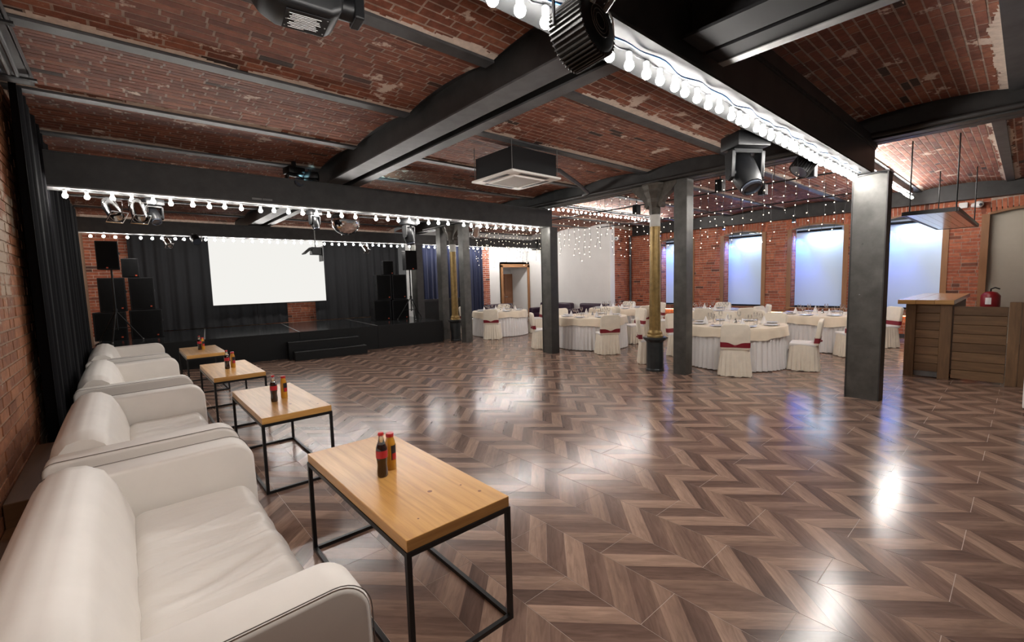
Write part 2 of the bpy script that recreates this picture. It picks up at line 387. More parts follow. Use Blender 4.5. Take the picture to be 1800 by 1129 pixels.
# ------------------------------------------------------------------ floor: tiles printed as chevron planks
floor = struct(B(-0.95, 14.9, -3.0, 15.2, -0.10, -0.0012).build('floor', 'grout'))
CW, PT, X0 = 0.3105, 0.159, 1.427
def clip_y(poly, y, above):
    out = []
    for i in range(len(poly)):
        a, b = poly[i-1], poly[i]
        ia = (a[1] > y) == above; ib = (b[1] > y) == above
        if ia != ib:
            t = (y-a[1])/(b[1]-a[1]); out.append((a[0]+t*(b[0]-a[0]), y))
        if ib: out.append(b)
    return out
planks = []; TONE = (0.16, 0.80, 0.42, 0.62, 0.24, 0.92)
for ci in range(-7, 43):
    xa = X0+ci*CW; xb = xa+CW
    if xb < -0.60 or xa > 14.3: continue
    down = (ci % 2 == 0)        # column 2.05..2.36 is ci = 2
    butt = [(2.085 if ci % 2 else 1.612)+0.954*k for k in range(-5, 15)]
    dy = -CW if down else CW
    g, h = 0.0017, 0.0003
    for k in range(-20, 96):
        ya = 1.599+PT*k
        poly = [(xa+g, ya+h), (xb-g, ya+dy+h), (xb-g, ya+dy+PT-h), (xa+g, ya+PT-h)]
        lo = min(p[1] for p in poly); hi = max(p[1] for p in poly)
        if hi < -2.9 or lo > 13.3: continue
        if lo > 11.4 and xb < 6.8: continue
        cuts = [b for b in butt if lo < b < hi]; parts = [poly]
        for b in cuts:
            parts = [q for p in parts for q in (clip_y(p, b-g, False), clip_y(p, b+g, True)) if len(q) >= 3]
        tn = TONE[k % 6]+random.uniform(-0.10, 0.10)
        for p in parts: planks.append((p, down, tn, ya, xa))
def plank_mesh(items, name):
    V, F, UV, TN = [], [], [], []
    for p, down, tn, ya, xa in items:
        n = len(V); k = len(p); V += [(x, y, 0.0) for x, y in p]+[(x, y, -0.0016) for x, y in p]
        tv = [tn+0.14*(2*((y-ya-(-1 if down else 1)*(x-xa))/PT)-1)*(1 if tn > 0.5 else -1) for x, y in p]; TN += tv+tv
        ang = -PI/4 if down else PI/4; c, s_ = math.cos(ang), math.sin(ang)
        uv = [(x*c+y*s_, -x*s_+y*c) for x, y in p]
        F.append([n+i for i in range(k)]); UV += uv
        for i in range(k):
            j = (i+1) % k; F.append([n+i, n+k+i, n+k+j, n+j]); UV += [uv[i], uv[i], uv[j], uv[j]]
    me = bpy.data.meshes.new(name); me.from_pydata(V, [], F)
    l = me.uv_layers.new(name='UVMap'); l.data.foreach_set('uv', np.array(UV, np.float32).ravel())
    at = me.attributes.new('tone', 'FLOAT', 'POINT'); at.data.foreach_set('value', np.clip(np.array(TN, np.float32), 0, 1))
    me.materials.append(MATS['floor_plank']); return me
pc = np.array([(np.mean([q[0] for q in p]), np.mean([q[1] for q in p]), 0) for p, *_ in planks])
ar = np.array([abs(sum(p[i-1][0]*p[i][1]-p[i][0]*p[i-1][1] for i in range(len(p))))/2 for p, *_ in planks])
sc = px_score(pc)*ar/np.maximum(1, np.linalg.norm(pc-np.array([0, 0, CAM_H]), axis=1))
od = np.argsort(-sc); top = set(od[:300].tolist())
for i in top: link(bpy.data.objects.new('plank', plank_mesh([planks[i]], 'plank')), floor)
o = link(bpy.data.objects.new('plank_field', plank_mesh([p for i, p in enumerate(planks) if i not in top], 'plank_field')), floor); o['kind'] = 'stuff'

# ------------------------------------------------------------------ ceiling: shallow brick vaults between joists
JY = [0.16+1.433*k for k in range(-3, 11)]
ZS, RISE = 3.475, 0.055
ceil = struct(B(-0.9, 14.6, -4.3, 15.3, 3.80, 3.90).build('ceiling', 'mortar'))
def vault_bay(y0, y1, x0, x1, items):
    h = (y1-y0)/2; yc = (y0+y1)/2
    zf = lambda y: ZS+RISE*(1-((y-yc)/h)**2)
    m = MB(); m.grid(lambda u, v: (x0+(x1-x0)*u, y0+(y1-y0)*v, zf(y0+(y1-y0)*v)), 2, 17)
    m.build('vault', 'mortar', ceil, smooth=True, fixn=False)
    rows = 18
    for r in range(rows):
        y = y0+(y1-y0)*(r+0.5)/rows; z = zf(y); dz = -2*RISE*(y-yc)/h**2
        t = Vector((0, 1, dz)).normalized(); n = Vector((0, dz, -1)).normalized()
        x = x0-random.random()*0.26
        while x < x1:
            ln = 0.25 if random.random() > 0.15 else 0.125
            a, b = max(x, x0), min(x+ln, x1)
            if b-a > 0.04:
                pr = 0.0015+0.002*random.random(); wv = 0.0315*(0.90+0.12*random.random())
                items.append(((((a+b)/2)), y, z, (b-a)/2, tuple(t), tuple(n), pr, wv))
            x += ln+0.017
bay_items = []
GA0, GA1 = 2.45, 2.90
for (xa, xb, sh) in ((-0.655, 2.45, 0.0), (2.90, 7.0, 0.0), (7.3, 14.3, 0.17)):
    for a, b in zip(JY[:-1], JY[1:]):
        if b+sh < -1.4: continue
        vault_bay(a+sh+0.045, b+sh-0.045, xa, xb, bay_items)
lay_bricks(ceil, [((x, y, z), (hx, 0, 0), tuple(Vector(t)*wv), tuple(Vector(n)*pr)) for x, y, z, hx, t, n, pr, wv in bay_items], 'brick')
for (xa, xb, sh) in ((-0.655, 2.45, 0.0), (2.90, 7.0, 0.0), (7.3, 14.3, 0.17)):
    for y in JY[1:-1]:
        if y+sh < -1.4: continue
        m = MB(); m.box(xa, xb, y+sh-0.06, y+sh+0.06, 3.445, 3.463); m.box(xa, xb, y+sh-0.02, y+sh+0.02, 3.463, 3.80)
        m.build('joist', 'joist_steel', ceil)
        for q in (-1, 1):                                    # ragged plaster left along the joist
            m = MB(); x = xa; k = 0; yb = y+sh+q*0.055; wd = 0.02
            while x < xb:
                x2 = min(x+random.uniform(0.03, 0.09), xb); wd = min(0.085, max(0.0, wd+random.uniform(-0.022, 0.0225)))
                if random.random() < 0.05: wd = random.uniform(0, 0.09)
                if wd > 0.006:
                    z1 = 3.474; dz = RISE*(1-(1-(wd+0.01)/0.6715)**2)
                    m.box(x, x2, min(yb, yb+q*wd), max(yb, yb+q*wd), z1-0.004, z1+0.004) if False else None
                    n = len(m.v); zz = ZS+dz-0.0045
                    m.v += [(x, yb, ZS-0.006), (x2, yb, ZS-0.006), (x2, yb+q*(wd+random.uniform(-0.008, 0.008)), zz), (x, yb+q*wd, zz)]; m.f.append((n, n+1, n+2, n+3))
                x = x2
            if m.v: m.build('plaster_residue', 'old_plaster', ceil, fixn=False)

# ------------------------------------------------------------------ left brick wall
wl = struct(B(-0.95, -0.66, -3.0, 15.2, 0, 3.8).build('wall_left', 'rough_mortar'))
lay_bricks(wl, courses((-0.66, 1.5, 0.0), (0, 1, 0), (1, 0, 0), 6.4, 0.01, 3.5, bl=0.26, bh=0.068, j=0.014, proud=0.006), 'rough_brick', 300)
# ------------------------------------------------------------------ window wall
WIN = [(6.28, 5.18), (4.40, 3.20), (2.40, 1.33)]          # (left, right) in y of each opening
WIN = [(8.45, 7.35)]+WIN
SILL, SPR, ARCH = 0.70, 2.86, 0.09
DOOR = (0.60, -0.85)
wr = struct(thing('wall_right', None, None))
holes = [(b, a, SILL, SPR+ARCH) for a, b in WIN]+[(DOOR[1], DOOR[0], 0.0, 2.90)]
m = MB(); Y0, Y1 = -2.0, 9.80
m.box(WX, WX+0.5, Y0, Y1, SPR+ARCH, 3.8)
ys = sorted([(b, a, SILL) for a, b in WIN]+[(DOOR[1], DOOR[0], 0.0)]); cur = Y0
for b, a, zs in ys:
    m.box(WX, WX+0.5, cur, b, 0, SPR+ARCH); cur = a
    if zs: m.box(WX, WX+0.5, b, a, 0, zs)
m.box(WX, WX+0.5, cur, Y1, 0, SPR+ARCH); m.build('masonry', 'wall_mortar', wr)
hb = [(h[0]-Y0, h[1]-Y0, h[2], 3.14 if h[2] else 3.12) for h in holes]
items = courses((WX, Y0, 0.0), (0, 1, 0), (-1, 0, 0), Y1-Y0, 0.01, 3.40, holes=hb)
for a, b in WIN+[DOOR]:                                    # soldier courses over the openings
    n = int((a-b+0.30)/0.077); yc = (a+b)/2; hw = (a-b)/2+0.15
    zt = SPR if (a, b) != DOOR else 2.80
    for i in range(n):
        y = b-0.15+(i+0.5)*(a-b+0.30)/n; t = (y-yc)/hw
        zz = zt+ARCH*(1-t*t)+0.14; ang = -t*0.10
        ev = Vector((0, math.cos(ang), math.sin(ang))); ew = Vector((0, -math.sin(ang), math.cos(ang)))
        items.append(((WX, y, zz), tuple(ev*0.032), tuple(ew*0.12), (-0.008, 0, 0)))
for a, b in WIN:                                           # brick reveals seen obliquely
    z = SILL+0.02; k = 0
    while z < SPR-0.02:
        for (u0, u1) in (((0.01, 0.13), (0.142, 0.30)) if k % 2 else ((0.01, 0.25), (0.262, 0.30))):
            items.append(((WX+(u0+u1)/2, a, z+0.033), ((u1-u0)/2, 0, 0), (0, 0, 0.032), (0, -0.008, 0)))
        z += 0.077; k += 1
lay_bricks(wr, items, 'wall_brick', 300)
for i, (a, b) in enumerate(WIN):
    win = struct(thing('window_%d' % (i+1), None, None, (WX, (a+b)/2, SILL))); hw = (a-b)/2; H = SPR-SILL
    B(0.31, 0.325, -hw+0.01, hw-0.01, 0.03, H+0.03).build('blind', 'blind', win)
    m = MB(); m.cone((0.22, -hw+0.10, H-0.05), (0.22, hw-0.06, H-0.05), 0.032, n=10); m.build('wash_bar', 'black_plastic', win, smooth=True)
    B(0.29, 0.33, -hw+0.03, hw-0.03, 0.0, 0.03).build('bottom_bar', 'black_plastic', win)
    B(0.36, 0.38, -hw, hw, 0.0, H+ARCH).build('pane', 'clear_glass', win)
    pts = [(-hw+2*hw*k/12, H+ARCH*(1-(2*k/12-1)**2)) for k in range(13)]
    for q in (-1, 1):
        B(-0.03, 0.02, min(q*hw, q*(hw+0.11)), max(q*hw, q*(hw+0.11)), -0.08, H+0.02).build('casing', 'trim_wood', win, boxuv=2)
    m = MB(); k = len(pts)
    m.prism(pts+[(p[0], p[1]+0.045) for p in reversed(pts)], -0.028, 0.02, 'x'); m.build('arch_trim', 'trim_wood', win, boxuv=1)
    B(-0.05, 0.33, -hw-0.1, hw+0.1, -0.035, 0.0).build('window_sill', 'trim_wood', win, boxuv=1)
# niche at the right end
nic = struct(thing('window_5', None, None, (WX, (DOOR[0]+DOOR[1])/2, 0))); hw = (DOOR[0]-DOOR[1])/2
B(0.12, 0.15, -hw, hw, 0.0, 2.92).build('niche_panel', 'beige_paint', nic)
for q in (-1, 1):
    B(-0.03, 0.03, min(q*hw, q*(hw+0.12)), max(q*hw, q*(hw+0.12)), 0.0, 2.82).build('casing', 'trim_wood', nic, boxuv=2)
pts = [(-hw+2*hw*k/12, 2.80+ARCH*(1-(2*k/12-1)**2)) for k in range(13)]
MB().prism(pts+[(p[0], p[1]+0.05) for p in reversed(pts)], -0.028, 0.02, 'x').build('arch_trim', 'trim_wood', nic, boxuv=1)
struct(B(WX-0.03, WX, 1.40, 9.7, 0.0, 0.10).build('baseboard_right', 'joist_steel'))
# ledge with warm light strip under the windows
ledge = thing('lit_ledge', 'low wooden ledge with a warm light strip beneath the windows', 'ledge', (WX, 5.2, 0.0))
B(-0.12, 0.0, -4.0, 4.3, 0.555, 0.59).build('ledge_board', 'trim_wood', ledge, boxuv=1)
B(-0.09, -0.06, -3.98, 4.28, 0.540, 0.553).build('light_strip', 'led_warm', ledge)
# ------------------------------------------------------------------ brick return, white side wall, far wall
p0, p1 = Vector((12.6, 9.38, 0)), Vector((14.3, 9.72, 0)); eu = (p1-p0).normalized(); en = Vector((eu.y, -eu.x, 0))
wn = struct(MB().prism([(12.625, 9.385), (14.6, 9.78), (14.6, 10.3), (12.625, 10.3)], 0, 3.8, 'z').build('wall_return', 'wall_mortar'))
lay_bricks(wn, courses(p0+eu*0.10, eu, en, (p1-p0).length-0.10, 0.01, 3.40), 'wall_brick', 300)
ws = struct(B(12.6, 12.9, 9.40, 13.4, 0, 3.8).build('wall_side', 'white_paint'))
struct(MB().box(12.57, 12.70, 9.34, 9.50, 0, 3.3).build('trim_1', 'white_paint'))
wf = struct(thing('wall_far', None, None))
m = MB(); m.box(7.32, 11.10, 13.4, 13.9, 0, 3.8); m.box(11.10, 12.55, 13.4, 13.9, 2.28, 3.8); m.box(12.55, 12.7, 13.4, 13.9, 0, 3.8); m.build('plaster', 'white_paint', wf)
lay_bricks(wf, courses((10.10, 13.40, 0), (1, 0, 0), (0, -1, 0), 0.42, 0.01, 3.30), 'wall_brick', 200)
dr = struct(thing('door_1', None, None, (11.82, 13.4, 0)))
for q in (-1, 1): B(q*0.70-0.05, q*0.70+0.05, -0.04, 0.0, 0, 2.28).build('jamb', 'trim_wood', dr, boxuv=2)
B(-0.75, 0.75, -0.04, 0.0, 2.20, 2.32).build('lintel', 'trim_wood', dr, boxuv=0)
B(-0.72, 0.72, 1.1, 1.2, 0, 2.4).build('recess_panel', 'white_paint', dr)
m = MB(); m.box(-0.80, -0.72, 0.0, 1.2, 0, 2.4); m.box(0.72, 0.80, 0.0, 1.2, 0, 2.4); m.box(-0.80, 0.80, 0.0, 1.2, 2.3, 2.4); m.build('recess', 'white_paint', dr)
dl = B(0.18, 0.70, 0.98, 1.05, 0.02, 1.96).build('door_leaf', 'door_wood', dr, boxuv=2)
for k in range(2): B(0.26, 0.62, 0.965, 0.985, 0.25+0.85*k, 0.95+0.85*k).build('door_panel', 'door_wood', dl, boxuv=2)
MB().cone((0.24, 0.97, 1.0), (0.24, 0.91, 1.0), 0.015).cone((0.24, 0.915, 1.0), (0.36, 0.915, 1.0), 0.012).build('handle', 'chrome', dl)
# wall behind the stage
wb = struct(B(-1.0, 7.6, 15.2, 15.4, 0, 3.8).build('wall_back', 'wall_mortar'))
it = courses((-0.66, 15.2, 0), (1, 0, 0), (0, -1, 0), 1.6, 0.55, 3.3)+courses((3.2, 15.2, 0), (1, 0, 0), (0, -1, 0), 2.2, 0.55, 1.5)
lay_bricks(wb, it, 'wall_brick', 300)

# ------------------------------------------------------------------ steel beams
def i_section(parent, x0, x1, y0, y1, zb, zt, along, tf=0.016, tw=0.012, mat='steel', fm=None):
    """adds web and two flanges of one I-beam whose flanges span the given rectangle"""
    B(x0, x1, y0, y1, zb, zb+tf).build('bottom_flange', fm or mat, parent); B(x0, x1, y0, y1, zt-tf, zt).build('top_flange', mat, parent)
    if along == 'x': c = (y0+y1)/2; B(x0, x1, c-tw/2, c+tw/2, zb+tf, zt-tf).build('web', mat, parent)
    else: c = (x0+x1)/2; B(c-tw/2, c+tw/2, y0, y1, zb+tf, zt-tf).build('web', mat, parent)
g = thing('steel_girder', 'twin dark steel girder crossing the brick vaults above the coffee tables', 'girder', (0, 0, 0))
i_section(g, 2.43, 2.665, 1.34, 14.9, 3.20, 3.57, 'y', fm='joist_steel'); i_section(g, 2.785, 2.93, 1.34, 14.9, 3.20, 3.57, 'y', fm='joist_steel')
g = thing('steel_girder', 'twin dark steel girder at the top edge, on the near side of the big beam', 'girder', (0, 0, 0))
i_section(g, 2.43, 2.66, -3.0, 1.31, 2.95, 3.57, 'y', mat='black_paint'); i_section(g, 2.70, 2.93, -3.0, 1.31, 2.95, 3.57, 'y', mat='black_paint')
B(2.86, 2.932, -3.0, 1.31, 2.944, 2.95).build('edge_strip', 'steel_light', g)
g = thing('steel_girder', 'long dark girder resting on the row of columns', 'girder', (0, 0, 0))
i_section(g, 7.00, 7.14, -3.0, 13.3, 3.23, 3.57, 'y'); i_section(g, 7.17, 7.31, -3.0, 13.3, 3.23, 3.57, 'y')
MB().cone((6.95, -3.0, 3.275), (6.95, 12.0, 3.275), 0.030, n=10).build('conduit', 'steel', g, smooth=True)
g = thing('steel_girder', 'dark girder along the head of the window wall', 'girder', (0, 0, 0))
i_section(g, 14.08, 14.28, -3.0, 9.55, 3.16, 3.57, 'y')
# the three big cross beams
g = thing('steel_beam', 'huge dark steel beam with bulbs crossing the ceiling from the top edge', 'beam', (0, 0, 0))
B(-0.65, 7.32, 1.335, 1.62, 2.87, 2.888).build('bottom_flange', 'beam_flange', g); B(-0.65, 7.32, 1.345, 1.365, 2.888, 3.19).build('web', 'steel', g)
B(-0.65, 7.32, 1.335, 1.62, 3.178, 3.198).build('top_flange', 'steel', g); B(-0.65, 7.32, 1.59, 1.61, 2.888, 3.178).build('back_web', 'steel', g)
B(-0.65, 7.32, 1.32, 1.345, 3.198, 3.30).build('fascia', 'steel', g)
g = thing('steel_beam', 'dark steel beam with bulbs across the room before the stage', 'beam', (0, 0, 0))
B(-0.65, 7.30, 6.98, 7.22, 2.81, 2.828).build('bottom_flange', 'steel_light', g); B(-0.65, 7.30, 6.99, 7.01, 2.828, 3.19).build('web', 'steel', g)
B(-0.65, 7.30, 6.98, 7.22, 3.182, 3.198).build('top_flange', 'steel', g); B(-0.65, 7.30, 7.19, 7.21, 2.828, 3.182).build('back_web', 'steel', g)
for x in (1.42, 1.55): B(x, x+0.12, 6.983, 6.99, 2.86, 2.885).build('weld_patch', 'steel_light', g)
g = thing('steel_beam', 'dark steel beam with bulbs hanging over the stage screen', 'beam', (0, 0, 0))
B(-0.65, 12.4, 12.65, 12.9, 2.89, 2.905).build('bottom_flange', 'steel_light', g); B(-0.65, 12.4, 12.66, 12.68, 2.905, 3.19).build('web', 'steel', g)
B(-0.65, 12.4, 12.65, 12.9, 3.182, 3.198).build('top_flange', 'steel', g)
B(12.35, 12.56, 12.6, 12.95, 2.85, 3.25).build('end_plate', 'steel', g)
# ------------------------------------------------------------------ steel columns
def h_column(label, x, y, wx, wy, zt, z0=0.0, mat='column_steel', bolts=True):
    c = thing('steel_column', label, 'column', (x, y, z0)); H = zt-z0
    B(-wx/2, -wx/2+0.018, -wy/2+0.012, wy/2-0.012, 0, H).build('face_plate', mat, c)
    B(-wx/2-0.012, wx/2, -wy/2, -wy/2+0.014, 0, H).build('side_flange', 'steel', c); B(-wx/2-0.012, wx/2, wy/2-0.014, wy/2, 0, H).build('side_flange', 'steel', c)
    B(wx/2-0.018, wx/2-0.004, -wy/2+0.012, wy/2-0.012, 0, H).build('face_plate', mat, c)
    B(-wx/2-0.02, wx/2+0.02, -wy/2-0.01, wy/2+0.01, H-0.015, H).build('cap_plate', 'steel', c)
    if bolts:
        for zz in (0.55, 1.35, 2.0): MB().ball((-wx/2, random.uniform(-0.1, 0.1), zz), 0.010, 8, 6).build('bolt', 'steel_light', c, smooth=True)
    return c
h_column('widest grey steel column, in front of the wooden bar', 7.24, 1.345, 0.24, 0.36, 2.872)
MB().tube([(7.12, 1.18, 2.845), (7.10, 1.25, 2.86), (7.10, 1.45, 2.85), (7.12, 1.52, 2.83)], 0.014, 8).build('cable_loop', 'cable_black')
tag(bpy.data.objects['cable_loop'], 'black cable looped round the head of the widest column', 'cable')
h_column('grey steel column at the end of the beam before the stage', 7.26, 7.05, 0.22, 0.30, 2.812)
h_column('grey steel column standing right of the stage speakers', 7.12, 12.78, 0.22, 0.34, 2.89)
def i_column(label, x, y, zt):
    c = thing('steel_column', label, 'column', (x, y, 0))
    B(-0.11, -0.095, -0.11, 0.11, 0, zt).build('flange', 'column_steel', c); B(0.095, 0.11, -0.11, 0.11, 0, zt).build('flange', 'column_steel', c)
    B(-0.095, 0.095, -0.008, 0.008, 0, zt).build('web', 'column_steel', c)
    B(-0.10, 0.10, -0.112, -0.10, 0, zt).build('side_plate', 'column_steel', c)
    return c
i_column('slim dark steel column just beside the gold cast-iron column', 7.08, 3.78, 3.23)
i_column('slim dark column right of the fluted iron column by the stage', 7.09, 10.12, 3.23)
i_column('slim dark column left of the fluted iron column by the stage', 7.06, 11.20, 3.23)
def iron_column(label, x, y):
    c = thing('iron_column', label, 'column', (x, y, 0))
    m = MB().lathe([(0.155, 0), (0.155, 0.03), (0.145, 0.05), (0.145, 0.50), (0.15, 0.52), (0.185, 0.55), (0.205, 0.57), (0.205, 0.60), (0.16, 0.605), (0.0001, 0.605)], 12); m.build('pedestal', 'iron_dark', c)
    m = MB().lathe([(0.14, 0.605), (0.14, 0.63), (0.125, 0.65), (0.13, 0.68), (0.12, 0.70), (0.105, 0.72), (0.105, 0.73)], 20); m.build('base_ring', 'iron_gold', c, smooth=True)
    m = MB(); nf = 96
    m.grid(lambda u, v: ((0.098-0.012*v-0.006*abs(math.sin(6*2*PI*u)))*math.cos(2*PI*u), (0.098-0.012*v-0.006*abs(math.sin(6*2*PI*u)))*math.sin(2*PI*u), 0.73+1.79*v), nf, 8, True); m.build('shaft', 'iron_gold', c, smooth=True)
    MB().lathe([(0.090, 2.52), (0.090, 2.72)], 20).build('collar', 'iron_white', c, smooth=True)
    MB().lathe([(0.092, 2.72), (0.098, 2.76), (0.095, 2.84), (0.13, 2.93), (0.135, 2.99), (0.17, 3.06), (0.19, 3.10), (0.19, 3.14), (0.22, 3.20), (0.22, 3.23)], 8).build('capital', 'iron_capital', c)
    for q in (-1, 1):
        MB().prism([(q*0.10, 2.86), (q*0.14, 2.83), (q*0.17, 2.87), (q*0.16, 2.92), (q*0.22, 3.0), (q*0.33, 3.08), (q*0.42, 3.18), (q*0.42, 3.23), (q*0.05, 3.23)], -0.06, 0.06, 'x').build('bracket', 'iron_capital', c)
    return c
iron_column('gold cast-iron column with dark pedestal among the round tables', 7.02, 4.27)
iron_column('gold fluted cast-iron column between two steel columns by the stage', 7.08, 10.66)

# ================================================================== OBJECTS
# ------------------------------------------------------------------ sofas
def sofa_proto(W, label):
    s = thing('leather_sofa', label, 'sofa', group='cream sofas along the brick wall'); T = 0.20
    def arc(cx, cz, r, a0, a1, n): return [(cx+r*math.cos(a0+(a1-a0)*i/n), cz+r*math.sin(a0+(a1-a0)*i/n)) for i in range(n+1)]
    arm = [(-0.50, 0.06)]+[(-0.50, 0.585)]+arc(-0.44, 0.60, 0.06, PI, PI/2, 4)+arc(0.37, 0.55, 0.125, PI/2, 0, 8)+[(0.505, 0.06)]
    for q in (-1, 1):
        ya, yb = sorted((q*W/2, q*(W/2-T)))
        a = MB().prism(arm, ya, yb, 'y').build('armrest', 'leather', s, smooth=True, bevel=0.022, seg=3)
        for yy, inner in ((q*(W/2-0.008), False), (q*(W/2-T+0.008), True)):
            if inner:
                pp = [(x+(0.002 if x > 0 else 0), yy, z+0.002) for x, z in [(-0.15, 0.66)]+arm[-10:-1]]+[(0.507, yy, 0.40)]
                continue
            pp = [(-0.492+0.0, yy, 0.08)]+[(x+(0.002 if x > 0 else 0), yy, z+0.002) for x, z in arm[1:-1]]+[(0.507, yy, 0.08)]
            MB().tube(pp, 0.0018, 5).build('piping', 'piping', a)
    prof = [(-0.50, 0.08), (-0.505, 0.40), (-0.50, 0.58), (-0.475, 0.68), (-0.42, 0.745), (-0.35, 0.765), (-0.28, 0.755), (-0.215, 0.71), (-0.17, 0.62), (-0.13, 0.50), (-0.105, 0.38), (-0.09, 0.20), (-0.09, 0.08)]
    ny = 26; hw = W/2-T+0.005
    m = MB()
    def bf(u, v):
        i = min(int(v*(len(prof)-1)), len(prof)-2); t = v*(len(prof)-1)-i
        x = prof[i][0]*(1-t)+prof[i+1][0]*t; z = prof[i][1]*(1-t)+prof[i+1][1]*t
        e = abs(2*u-1); k = max(0.0, (e-0.90)/0.10)
        puff = 0.012*math.cos(PI*(u-0.5))
        f2 = 1-0.14*k*k; return (-0.30+(x+0.30)*f2, -hw+2*hw*u, z*(1-0.05*k*k)+puff*min(1.0, max(0.0, (z-0.3)/0.2)))
    m.grid(bf, ny, 37); n0 = len(m.v)
    for e in (0, ny-1):
        c0 = len(m.v); m.v.append((-0.32, -hw if e == 0 else hw, 0.35))
        for j in range(37): m.f.append((c0, e*37+j, e*37+(j+1) % 37))
    m.build('backrest', 'leather', s, smooth=True)
    # seat cushion with soft pulled creases
    m = MB(); nu, nv = 36, 90; x0, x1 = -0.14, 0.47; hs = W/2-T-0.008
    rs = random.Random(3)
    cr = [(rs.uniform(-0.6, 0.6)*hs, rs.uniform(0.05, 0.42), rs.uniform(0.018, 0.045), rs.uniform(0.010, 0.022)) for _ in range(26)]
    def sf(u, v):
        x = x0+(x1-x0)*u; y = -hs+2*hs*v
        ed = min(v, 1-v)*2*hs; k = max(0, 1-ed/0.07); kf = max(0, (x-(x1-0.09))/0.09); kb = max(0, 1-(x-x0)/0.08)
        z = 0.425+0.022*math.sin(PI*v)-0.055*k*k-0.10*kf**2.2-0.05*kb*kb
        for cy, cx, wd, am in cr:
            z -= am*math.exp(-((y-cy-0.25*(x-cx))/wd)**2)*math.exp(-((x-cx)/0.25)**2)
        return (x, y, z)
    m.grid(sf, nu, nv); b0 = len(m.v)
    m.box(x0+0.02, x1-0.004, -hs, hs, 0.20, 0.33)
    m.build('seat_cushion', 'seat_leather', s, smooth=True)
    B(-0.09, 0.47, -hs, hs, 0.07, 0.21).build('front_rail', 'leather', s, bevel=0.012, smooth=True)
    for qx in (-0.40, 0.40):
        for qy in (-1, 1): MB().cone((qx, qy*(W/2-0.12), 0.0), (qx, qy*(W/2-0.12), 0.07), 0.018, 0.025).build('leg', 'black_metal', s)
    return s
sofa_lab = ['cream leather sofa filling the lower left corner, nearest of four', 'cream leather sofa second from the lower left corner',
            'cream leather sofa third from the lower left corner', 'cream leather sofa farthest back, next to the black stage']
proto = sofa_proto(2.02, sofa_lab[0])
for i, (x, y) in enumerate([(0.06, 2.42), (0.055, 4.69), (0.03, 7.27), (0.0, 9.78)]):
    s = proto if i == 0 else copy_tree(proto)
    s.location = (x, y, 0); s['label'] = sofa_lab[i]
# ------------------------------------------------------------------ coffee tables
def table_proto(label):
    t = thing('coffee_table', label, 'table', group='low pine tables before the sofas'); a, b, h = 0.270, 0.640, 0.625
    B(-a, a, -b, b, h-0.052, h).build('tabletop', 'pine_top', t, bevel=0.003, seg=2, boxuv=1)
    r = 0.011; A, Bq, zt = a-r+0.004, b-r+0.004, h-0.052
    for qx in (-1, 1):
        for qy in (-1, 1): B(qx*A-r, qx*A+r, qy*Bq-r, qy*Bq+r, 0, zt).build('leg', 'black_metal', t)
        B(qx*A-r, qx*A+r, -Bq+r, Bq-r, zt-2*r, zt).build('top_rail', 'black_metal', t); B(qx*A-r, qx*A+r, -Bq+r, Bq-r, 0, 2*r).build('floor_rail', 'black_metal', t)
    for qy in (-1, 1):
        B(-A+r, A-r, qy*Bq-r, qy*Bq+r, zt-2*r, zt).build('top_rail', 'black_metal', t); B(-A+r, A-r, qy*Bq-r, qy*Bq+r, 0, 2*r).build('floor_rail', 'black_metal', t)
    tt = t.children[0]
    for (kx, ky, kr) in ((0.02, -0.33, 0.012), (0.20, -0.50, 0.009), (0.17, -0.38, 0.006), (-0.15, -0.52, 0.005)):
        MB().lathe([(kr, 0), (kr*0.9, 0.0006), (0.0001, 0.0006)], 12, (kx, ky, h)).build('knot', 'door_wood', tt, boxuv=0)
    return t
TB = [(1.045, 2.22, 'pine coffee table with black metal frame, nearest the camera'), (1.010, 4.545, 'pine coffee table with black metal frame, second from the camera'),
      (0.975, 6.755, 'pine coffee table with black metal frame, third from the camera'), (0.932, 9.21, 'pine coffee table with black metal frame, closest to the stage')]
tp = table_proto(TB[0][2])
for i, (x, y, lab) in enumerate(TB):
    t = tp if i == 0 else copy_tree(tp); t.location = (x, y, 0); t['label'] = lab
# ------------------------------------------------------------------ bottles
def cola_proto():
    c = thing('cola_bottle', 'x', 'bottle', group='glass cola bottles on the coffee tables')
    MB().lathe([(0.0001, 0.0), (0.024, 0.0), (0.0285, 0.008), (0.0285, 0.035), (0.0255, 0.065), (0.0275, 0.085), (0.0300, 0.105), (0.0300, 0.145), (0.0285, 0.160), (0.022, 0.178), (0.0001, 0.179)], 20).build('bottle_body', 'cola', c, smooth=True)
    MB().lathe([(0.022, 0.178), (0.0165, 0.192), (0.0135, 0.208), (0.0125, 0.225), (0.0130, 0.228)], 20).build('neck', 'clear_glass', c, smooth=True)
    MB().lathe([(0.0304, 0.106), (0.0304, 0.146)], 20).build('label_band', 'label_red', c, smooth=True)
    MB().lathe([(0.0150, 0.226), (0.0150, 0.238), (0.012, 0.2405), (0.0001, 0.2405)], 16).build('cap', 'cap_red', c, smooth=True)
    return c
